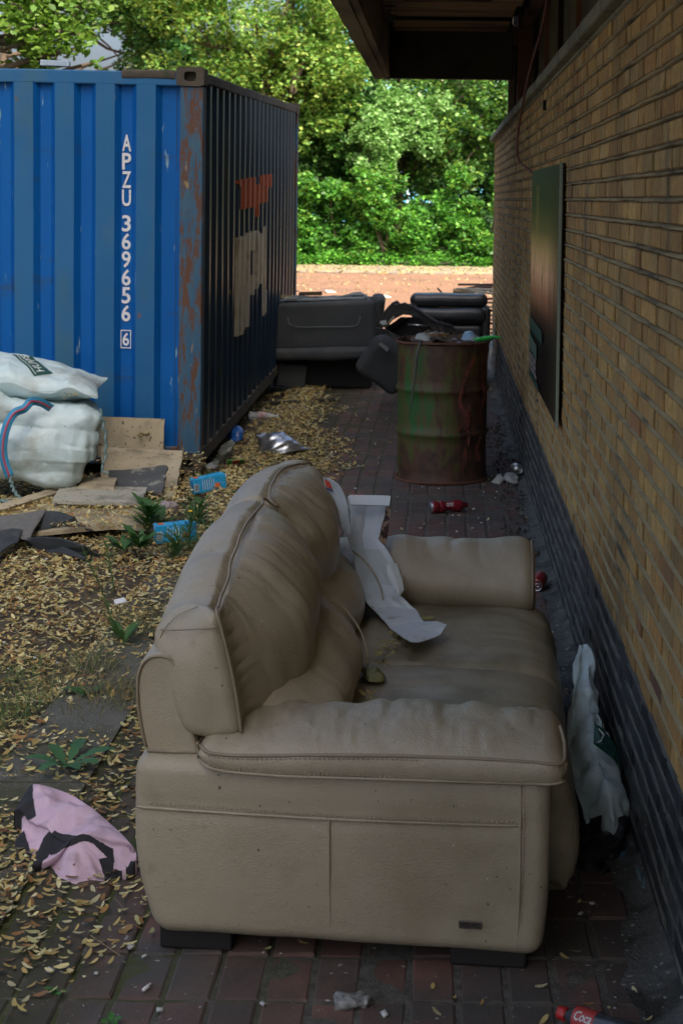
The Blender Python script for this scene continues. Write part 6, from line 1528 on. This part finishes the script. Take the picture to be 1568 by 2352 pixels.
# shrubs at the foot of the wood
SH = [(-3.9, 41.6, 1.15, 'bright green rounded shrub beside the container edge'), (-2.6, 41.8, 1.0, 'mid green shrub between the two leftmost bright ones'), (-1.35, 41.5, 1.25, 'bright shrub standing below the birch'), (-.1, 41.8, 1.1, 'shrub with a dark hollow beside it, right of the birch'), (1.0, 41.6, 1.25, 'bright green shrub closest to the end of the wall'), (2.3, 41.8, 1.3, 'shrub half hidden behind the end of the wall'), (-5.3, 41.8, 1.2, 'shrub hidden mostly behind the container')]
for i, (x, y, r, lb) in enumerate(SH):
    rs = np.random.RandomState(80 + i); cc = [(x + rs.uniform(-.75, .75), y + rs.uniform(-.35, .35), rs.uniform(.35, 1.9 if i % 2 else 2.3), rs.uniform(.30, .55)) for _ in range(13)]
    t_ = thing('shrub', lb, 'shrub', (x, y, 0), 'shrubs at the foot of the wood'); mb = MB()
    for c in cc[:5]: limb(mb, (x, y, 0), c[:3], .03, .01, i)
    V, F = mb.out(); mesh('stem', V, F, bark, t_); V, F, C = crown(cc, 8500, .125, GI + GM[:1] + ([(.13, .22, .03)] if i % 2 == 0 else []), 90 + i, squash=.85); mesh('foliage', V, F, leafm, t_, smooth=False, col=C)
rs = np.random.RandomState(5); n = 15000; x = rs.uniform(-7, 4, n); y = 40.9 + rs.uniform(0, 1.5, n) ** 1.2 + .12 * np.sin(x * 4) + .1 * np.sin(x * 11); z = rs.uniform(0, .30, n) + np.clip((y - 41) * .35, 0, .6)
V, F, C = scatter(LEAF, LEAFF, np.column_stack([x, y, z]), rand_rot(n, .8, rs), .095 * rs.uniform(.6, 1.3, n), np.array(GI)[rs.randint(0, 3, n)] * rs.uniform(.7, 1.4, n)[:, None])
tmesh('ivy', V, F, leafm, 'dense ivy ground cover along the far edge of the road', 'ivy', kind='stuff', col=C, smooth=False)
V, F = grid(40, 16, lambda u, v: np.column_stack([-60 + u * 120, 42.6 + v * 14, .0 + .9 * v + .1 * np.sin(u * 60)])); tag(mesh('bank', V, F, mk('bank_soil', (.03, .035, .015), (.05, .05, .02), 3, .95), base=(0, 0, 0)), 'dark soil bank under the wood', 'bank', kind='structure')
# blue clad building behind the leaves
bb = thing('blue_building', 'tall pale blue clad building glimpsed through the leaves', 'building', (-3, 95, 0))
V, F = box((-2, 96, 8), (14, 8, 16)); mesh('wall', V, F, mk('blue_cladding', (.10, .42, .58), (.16, .50, .66), 3, .5), bb, smooth=False)
for i in range(22):
    V, F = box((-8.8 + i * .63, 91.95, 8), (.16, .10, 15.5)); mesh('cladding_fin', V, F, mk('pale_fin', (.45, .62, .70), None, 5, .5) if i == 0 else bpy.data.materials['pale_fin'], bb, smooth=False)

# ================================================================== WEEDS, GRASS, LITTER
weed = leaf_mat('weed_leaf', .25, .55)
def blade_leaf(P0, d, L, w, lob, col, seed, droop=.5, mb=None, n=12):
    """a lobed leaf as a strip arching from P0 in direction d"""
    rs = np.random.RandomState(seed); d = np.array(d, float); d /= np.linalg.norm(d); s = np.cross(d, (0, 0, 1.)); s /= np.linalg.norm(s) + 1e-9
    rows = []
    for i in range(n):
        t_ = i / (n - 1); c = np.array(P0) + d * L * t_ + np.array([0, 0, 1]) * L * (.9 * t_ * (1 - droop * t_) * .8) ; ww = w * (np.sin(min(1, t_ * 1.08 + .04) * pi) ** .7 * (.35 + .75 * t_)) * (1 + lob * ((i % 2) * 2 - 1) * .5)
        if t_ < .12: ww = w * .12
        rows.append([c - s * ww + (0, 0, .12 * ww), c, c + s * ww + (0, 0, .12 * ww)])
    V, F = loft(rows, closed=False, cap=False); V += .003 * fbm(V, 40, 2, seed)[:, None]; mb.add(V, F, np.array(col) * rs.uniform(.8, 1.2))
def rosette(loc, name, label, leaves, cat='weed', col=(.05, .13, .035), group=None):
    t_ = thing(name, label, cat, tuple(loc), group)
    for i, (a, L_, w, dr, el) in enumerate(leaves):
        mb = MB(); blade_leaf(np.array(loc) + (0, 0, .005), (cos(a), sin(a), el), L_, w, .45, col, i, dr, mb); mb.build('leaf', weed, t_)
    return t_
rs = np.random.RandomState(2)
def rl(n, L0, L1, w, el=.15, dr=.75): return [(rs.uniform(0, 2 * pi), rs.uniform(L0, L1), w * rs.uniform(.7, 1.2), dr * rs.uniform(.8, 1.2), rs.uniform(0, el)) for _ in range(n)]
t_ = rosette(at(372, 1215, z=.0), 'dandelion', 'large dandelion plant with broad lobed leaves between the boards and the blue carton', [(2.75, .24, .034, .55, .5), (2.4, .20, .03, .6, .5), (1.9, .16, .03, .6, .4), (3.3, .18, .03, .6, .4)] + rl(30, .08, .19, .022, .6))
rosette(at(322, 1262, z=.0), 'dandelion', 'low leafy weed left of the blue carton on the kerb edge', rl(46, .06, .17, .018, .7))
rosette(at(285, 1268, z=-.02), 'dandelion', 'smaller weed clump at the left of the dandelions', rl(22, .06, .14, .020, .6))
rosette(at(152, 1770, z=.0), 'dandelion', 'dandelion with lobed green leaves on the concrete edging above the pink garment', [(.3, .17, .030, .8, .1), (1.4, .17, .028, .8, .1), (2.2, .15, .028, .8, .1), (3.3, .14, .028, .8, .1), (4.4, .16, .03, .8, .1), (5.2, .15, .03, .8, .1), (5.9, .13, .028, .8, .1)], col=(.045, .13, .045))
rosette(at(190, 1600, z=.0), 'weed', 'small dark green weed on the edging among the dry grass', rl(9, .05, .10, .018), col=(.04, .11, .025))
rosette(at(286, 1480, z=.01), 'weed', 'fine leaved weed beside the back of the sofa', rl(14, .06, .13, .014, .8, .5), col=(.05, .12, .03))
rosette(at(470, 1100, z=0), 'weed', 'little green seedling by the container corner', rl(6, .04, .08, .018, .6), col=(.05, .13, .03))
rosette(at(555, 1140, z=0), 'weed', 'small green weed on the seeds behind the sofa back', rl(9, .05, .09, .018, .6), col=(.05, .13, .03))
rosette(at(130, 2290, z=0), 'weed', 'tiny bright green seedling in the bottom left joints', rl(6, .02, .035, .010), col=(.05, .18, .03))
rosette(at(255, 2355, z=0), 'weed', 'tiny seedling at the bottom edge between pavers', rl(5, .02, .03, .009), col=(.05, .18, .03))
def stalk_plant(loc, name, label, H_, lean, nl, lw, col, fl=None, seed=1, lsz=.05):
    t_ = thing(name, label, 'weed', tuple(loc)); rs = np.random.RandomState(seed)
    P = smooth_open([np.array(loc), np.array(loc) + (lean[0] * .4, lean[1] * .4, H_ * .5), np.array(loc) + (lean[0], lean[1], H_)], 20); V, F = tube(P, np.linspace(.004, .0015, 20), 5); mesh('stem', V, F, weed, t_, col=np.tile((.07, .12, .03), (len(V), 1)))
    mb = MB()
    for i in range(nl): q = P[rs.randint(1, 19)]; a = rs.uniform(0, 2 * pi); blade_leaf(q, (cos(a), sin(a), .3), lsz * rs.uniform(.6, 1.3), lw, .5, col, seed * 100 + i, .6, mb, 6)
    mb.build('foliage', weed, t_)
    if fl: 
        for q in fl: V, F = lathe([(.002, 0), (.012, .004), (.010, .008), (.002, .006)], 9); mesh('flower', V + np.array(q), F, mk('yellow_petal', (.75, .50, .02), None, 5, .6), t_)
    return t_
bq = at(432, 1268, z=0); stalk_plant(bq, 'ragwort', 'feathery green ragwort with one small yellow flower between the cartons', .20, (.02, .05), 60, .007, (.055, .12, .03), [tuple(at(437, 1176, bq[1] - .02))], 3, .085)
bq = at(470, 1300, z=0); stalk_plant(bq, 'fine_weed', 'fine feathery weed against the sofa back, right of the lower carton', .16, (.02, .02), 60, .006, (.05, .11, .03), None, 4, .09)
bq = at(272, 1480, z=-.01); stalk_plant(bq, 'tall_weed', 'tall thin seeding weed rising from the kerb left of the sofa', .34, (-.20, .25), 60, .005, (.06, .11, .03), None, 6, .04)
bq = at(262, 1360, z=-.01); stalk_plant(bq, 'thin_weed', 'thin upright green weed on the seeds below the felt scraps', .20, (-.06, .1), 30, .005, (.06, .12, .03), None, 7, .04)
bq = at(400, 1290, z=0); stalk_plant(bq, 'feathery_weed', 'feathery weed crowding the kerb just below the lower blue carton', .12, (.02, .03), 90, .006, (.05, .12, .03), None, 14, .09)
bq = at(455, 1215, z=0); stalk_plant(bq, 'leafy_weed', 'leafy weed between the ragwort and the sofa back', .13, (.0, .03), 90, .007, (.05, .12, .03), None, 15, .09)
bq = at(340, 1225, z=0); stalk_plant(bq, 'bushy_weed', 'bushy green weed growing beneath the big dandelion leaf', .12, (.0, .03), 110, .010, (.045, .12, .03), None, 16, .10)
# dry and green grass tufts
def tuft(loc, label, n, L0, L1, cols, spread, seed, name='grass_tuft'):
    rs = np.random.RandomState(seed); mb = MB()
    for i in range(n):
        p = np.array(loc) + (rs.normal() * spread, rs.normal() * spread * 1.8, 0); a = rs.uniform(0, 2 * pi); L_ = rs.uniform(L0, L1); d = np.array([cos(a), sin(a), 0]) * rs.uniform(.2, 1.0); s = np.array([-sin(a), cos(a), 0]) * .0014
        rows = []
        for t_ in (0, .35, .7, 1): c = p + d * L_ * t_ + (0, 0, L_ * (t_ - .55 * t_ * t_) * rs.uniform(.6, 1)); rows.append([c - s * (1.1 - t_), c + s * (1.1 - t_)])
        V, F = loft(rows, closed=False, cap=False); mb.add(V, F, np.array(cols[rs.randint(len(cols))]) * rs.uniform(.7, 1.2))
    V, F = mb.out(); tmesh(name, V, F, weed, label, 'grass', 'grass tufts along the kerb', 'stuff', col=mb.cols())
DRY = [(.27, .23, .11), (.21, .18, .08), (.16, .17, .06)]; GRN = [(.07, .14, .03), (.10, .17, .04), (.15, .18, .06)]
tuft(at(20, 1640, z=-.03), 'green grass tuft at the left edge of the picture beside the kerb', 260, .06, .15, GRN, .07, 1)
tuft(at(60, 1560, z=-.03), 'sparse green grass just above the leftmost tuft', 160, .05, .12, GRN, .07, 2)
tuft(at(110, 1600, z=.0), 'thin grass growing out of the kerb joint', 120, .05, .12, GRN + DRY, .05, 3)
tuft(at(255, 1600, z=.0), 'dry straw coloured tuft close to the back of the sofa', 320, .07, .17, DRY, .07, 4)
tuft(at(200, 1540, z=.0), 'wispy tall dry grass on the edging left of the sofa back', 150, .10, .22, DRY + GRN[:1], .05, 5)
tuft(at(320, 1430, z=.0), 'dry grass tuft behind the sofa back corner', 300, .06, .14, DRY, .07, 6)
tuft(at(450, 1250, z=.0), 'green and dry grass near the feathery ragwort', 160, .05, .12, GRN + DRY, .07, 7)
tuft(at(0, 1760, z=-.02), 'short green grass at the left edge level with the dandelion', 60, .04, .09, GRN, .03, 8)

# fallen seeds: curved papery wings, countless
SEED = np.array([(-.5, -.08, .06), (-.2, -.19, -.01), (.15, -.17, -.03), (.5, -.05, .07), (-.5, .10, .07), (-.22, .19, 0), (.15, .17, -.02), (.5, .05, .08)])
SEEDF = [(0, 1, 5, 4), (1, 2, 6, 5), (2, 3, 7, 6)]
seed_m = leaf_mat('papery_seed', .15, .8)
def litter(n, x0, x1, y0, y1, dens, size, seed, z0fn, layers=.012, pal_=None):
    rs = np.random.RandomState(seed); P = np.column_stack([rs.uniform(x0, x1, n), rs.uniform(y0, y1, n), np.zeros(n)])
    k = dens(P) > rs.uniform(0, 1, n); P = P[k]; m_ = len(P); P[:, 2] = z0fn(P) + rs.uniform(.001, layers, m_)
    pal_ = pal_ or [(.54, .44, .16), (.64, .56, .27), (.44, .32, .11), (.58, .54, .31), (.32, .17, .06), (.44, .43, .19), (.20, .11, .05)]
    pal_ = np.array(pal_); w = np.array([.20, .16, .18, .13, .12, .12, .09]); col = pal_[rs.choice(7, m_, p=w / w.sum())] * rs.uniform(.65, 1.15, m_)[:, None]
    rot = rand_rot(m_, .55, rs); 
    return scatter(SEED, SEEDF, P, rot, size * rs.uniform(.35, 1.0, m_) ** .8 * 1.35, col)
def zg(P): return np.where(P[:, 0] < -1.33, -.042 + .01 * fbm(P * [1, 1, 0], 1.6, 3, 3), np.where(P[:, 0] < -1.03, .010, .002))
def d_left(P):
    x, y = P[:, 0], P[:, 1]; nz = fbm(P * [1, 1, 0], 2.6, 3, 44)
    soil_ = .80 + .75 * nz - .45 * ss(4.9 - y, -.4, .6)
    soil_ = np.where(y > 8.3, .45 + .4 * nz, soil_)
    kerb_ = .42 + .45 * nz + .5 * ss(y, 5.6, 7.5)
    edge = np.interp(y, [2.5, 3.3, 3.9, 4.6, 6.5, 9, 10.5, 11.5, 14, 15], [-.80, -.75, -.62, -.6, -.45, -.62, -.60, -.78, -.85, -1.2])
    pav = np.clip((edge - x) * 3.0 + .5 * nz + .12, 0, 1) * np.interp(y, [2.5, 3.5, 4.5, 6, 8, 10, 14], [.22, .26, .34, .55, .85, .88, .75])
    return np.where(x < -1.33, soil_, np.where(x < -1.03, kerb_, pav))
A = [litter(34000, -2.3, -.3, 2.9, 6.2, d_left, .0265, 1, zg, .014), litter(80000, -3.0, -.3, 6.2, 15, d_left, .030, 2, zg, .020)]
# sparse on the rest of the paving
def d_sp(P): return np.where(np.abs(P[:, 0] - .40) < .12, .30, .13) + .12 * fbm(P * [1, 1, 0], 3, 2, 9)
A.append(litter(2600, -.9, .54, 2.6, 15, d_sp, .025, 3, lambda P: .003 + 0 * P[:, 0], .004))
# on boards and felt by the bag
A.append(litter(7500, -2.75, -1.42, 8.2, 9.9, lambda P: np.clip(.42 + .75 * fbm(P * [1, 1, 0], 3.4, 3, 12), 0, 1), .026, 5, lambda P: .034 + .22 * ss(P[:, 1], 9.4, 10.0) * .6 + 0 * P[:, 0], .02))
LV = np.array([(-.5, 0, .08), (-.25, -.28, 0), (.05, -.18, -.06), (.3, -.30, .04), (.5, .02, .1), (.2, .26, -.02), (-.05, .14, 0), (-.3, .24, .07)])
def litter2(n, x0, x1, y0, y1, TV, TF, size, seed, pal_, k=1.0):
    rs = np.random.RandomState(seed); P = np.column_stack([rs.uniform(x0, x1, n), rs.uniform(y0, y1, n), np.zeros(n)]); P = P[d_left(P) * k > rs.uniform(0, 1, n)]; m_ = len(P); P[:, 2] = zg(P) + rs.uniform(.004, .02, m_)
    return scatter(TV, TF, P, rand_rot(m_, .45, rs), size * rs.uniform(.4, 1.5, m_), np.array(pal_)[rs.randint(0, len(pal_), m_)] * rs.uniform(.6, 1.2, m_)[:, None])
A.append(litter2(5500, -2.9, -.3, 2.9, 14, LV, [(0, 1, 6, 7), (1, 2, 5, 6), (2, 3, 4, 5)], .031, 41, [(.16, .085, .04), (.22, .13, .05), (.10, .06, .03), (.30, .19, .07), (.12, .10, .05)]))
A.append(litter2(5000, -2.9, -.3, 2.9, 13, np.array([(-.5, -.012, 0), (.5, -.012, .04), (.5, .012, .04), (-.5, .012, 0)]), [(0, 1, 2, 3)], .075, 43, [(.10, .07, .04), (.20, .15, .09)]))
off = 0; VV, FF, CC = [], [], []
for V, F, C in A: VV.append(V); FF.append(F + off); CC.append(C); off += len(V)
tmesh('fallen_seeds', np.vstack(VV), np.vstack(FF), seed_m, 'countless dry yellow winged seeds strewn over the ground', 'fallen seeds', kind='stuff', col=np.vstack(CC), smooth=False)
# seeds gathered on the sofa seat crease
rs = np.random.RandomState(8); pts = []
for x, y, n in ((885, 1480, 16), (872, 1500, 12), (905, 1470, 10), (850, 1600, 7), (838, 1620, 6), (930, 1478, 5), (878, 1530, 4), (835, 1588, 3)):
    for _ in range(n): p = at(x + rs.normal() * 9, y + rs.normal() * 9, z=.436); pts.append(p)
n = len(pts); pal6 = np.array([(.36, .32, .12), (.42, .38, .18), (.30, .22, .09)])
V, F, C = scatter(SEED, SEEDF, np.array(pts), rand_rot(n, .5, rs), .026 * rs.uniform(.7, 1.2, n), pal6[rs.randint(0, 3, n)])
tmesh('seeds_on_seat', V, F, seed_m, 'dry seeds gathered in the crease of the sofa seat', 'fallen seeds', kind='stuff', col=C, smooth=False)
# seeds on container casting, armchair, far verge, bag top
rs = np.random.RandomState(18); P = []
for c, n, sx_, sy_ in (((-1.582, 10.10, 2.45), 14, .025, .012), ((-1.42, 14.75, .83), 90, .05, .10), ((-.55, 14.7, .62), 40, .03, .05), ((-2.10, 9.15, .600), 26, .035, .04), ((-2.4, 9.0, .52), 8, .03, .02), ((-1.84, 9.99, .25), 22, .02, .02)):
    for _ in range(n): P.append(np.array(c) + (rs.normal() * sx_, rs.normal() * sy_, rs.uniform(0, .02)))
for _ in range(1300): P.append((rs.uniform(-5, 2.2), rs.uniform(37.6, 40.9), rs.uniform(.05, .07)))
for _ in range(900): P.append((rs.uniform(-4.5, 2), rs.uniform(22, 37), .0))
n = len(P); P = np.array(P); szz = np.where(P[:, 1] > 20, .085, .026) * rs.uniform(.6, 1.3, n)
V, F, C = scatter(SEED, SEEDF, P, rand_rot(n, .5, rs), szz, pal6[rs.randint(0, 3, n)] * .95)
tmesh('dead_leaves', V, F, seed_m, 'dry leaves on the far verge and caught on the dumped things', 'dead leaves', kind='stuff', col=C, smooth=False)
# small pale debris
m1 = mk('pale_crumb', (.50, .52, .50), (.35, .36, .34), 40, .8)
rs = np.random.RandomState(31); n = 420; P = np.column_stack([rs.uniform(-1.9, .53, n), 2.8 + 8.5 * rs.uniform(0, 1, n) ** 1.3, np.full(n, .005)]); P[:, 2] = np.where(P[:, 0] < -1.33, -.02, .006)
TV, TF = box((0, 0, 0), (1, .7, .4)); V, F, C = scatter(TV, [list(f) for f in TF], P, rand_rot(n, .5, rs), .009 * rs.uniform(.4, 1.5, n) ** 1.6, np.ones((n, 3)))
tmesh('crumbs', V, F, m1, 'tiny pale crumbs of debris scattered on the paving', 'debris', kind='stuff', smooth=False)
m2 = mk('dark_debris', (.05, .045, .035), (.09, .08, .06), 40, .95)
n = 450; P = np.column_stack([.45 + .09 * rs.normal(size=n) * .7, rs.uniform(7.8, 12.5, n), np.full(n, .012)]); P[:, 0] = np.minimum(P[:, 0], .53); V, F, C = scatter(TV, [list(f) for f in TF], P, rand_rot(n, .6, rs), .010 * rs.uniform(.4, 1.8, n) ** 1.5, np.ones((n, 3)))
tmesh('dirt_crumbs', V, F, m2, 'dark dirt and rubble gathered along the foot of the wall', 'debris', kind='stuff', smooth=False)
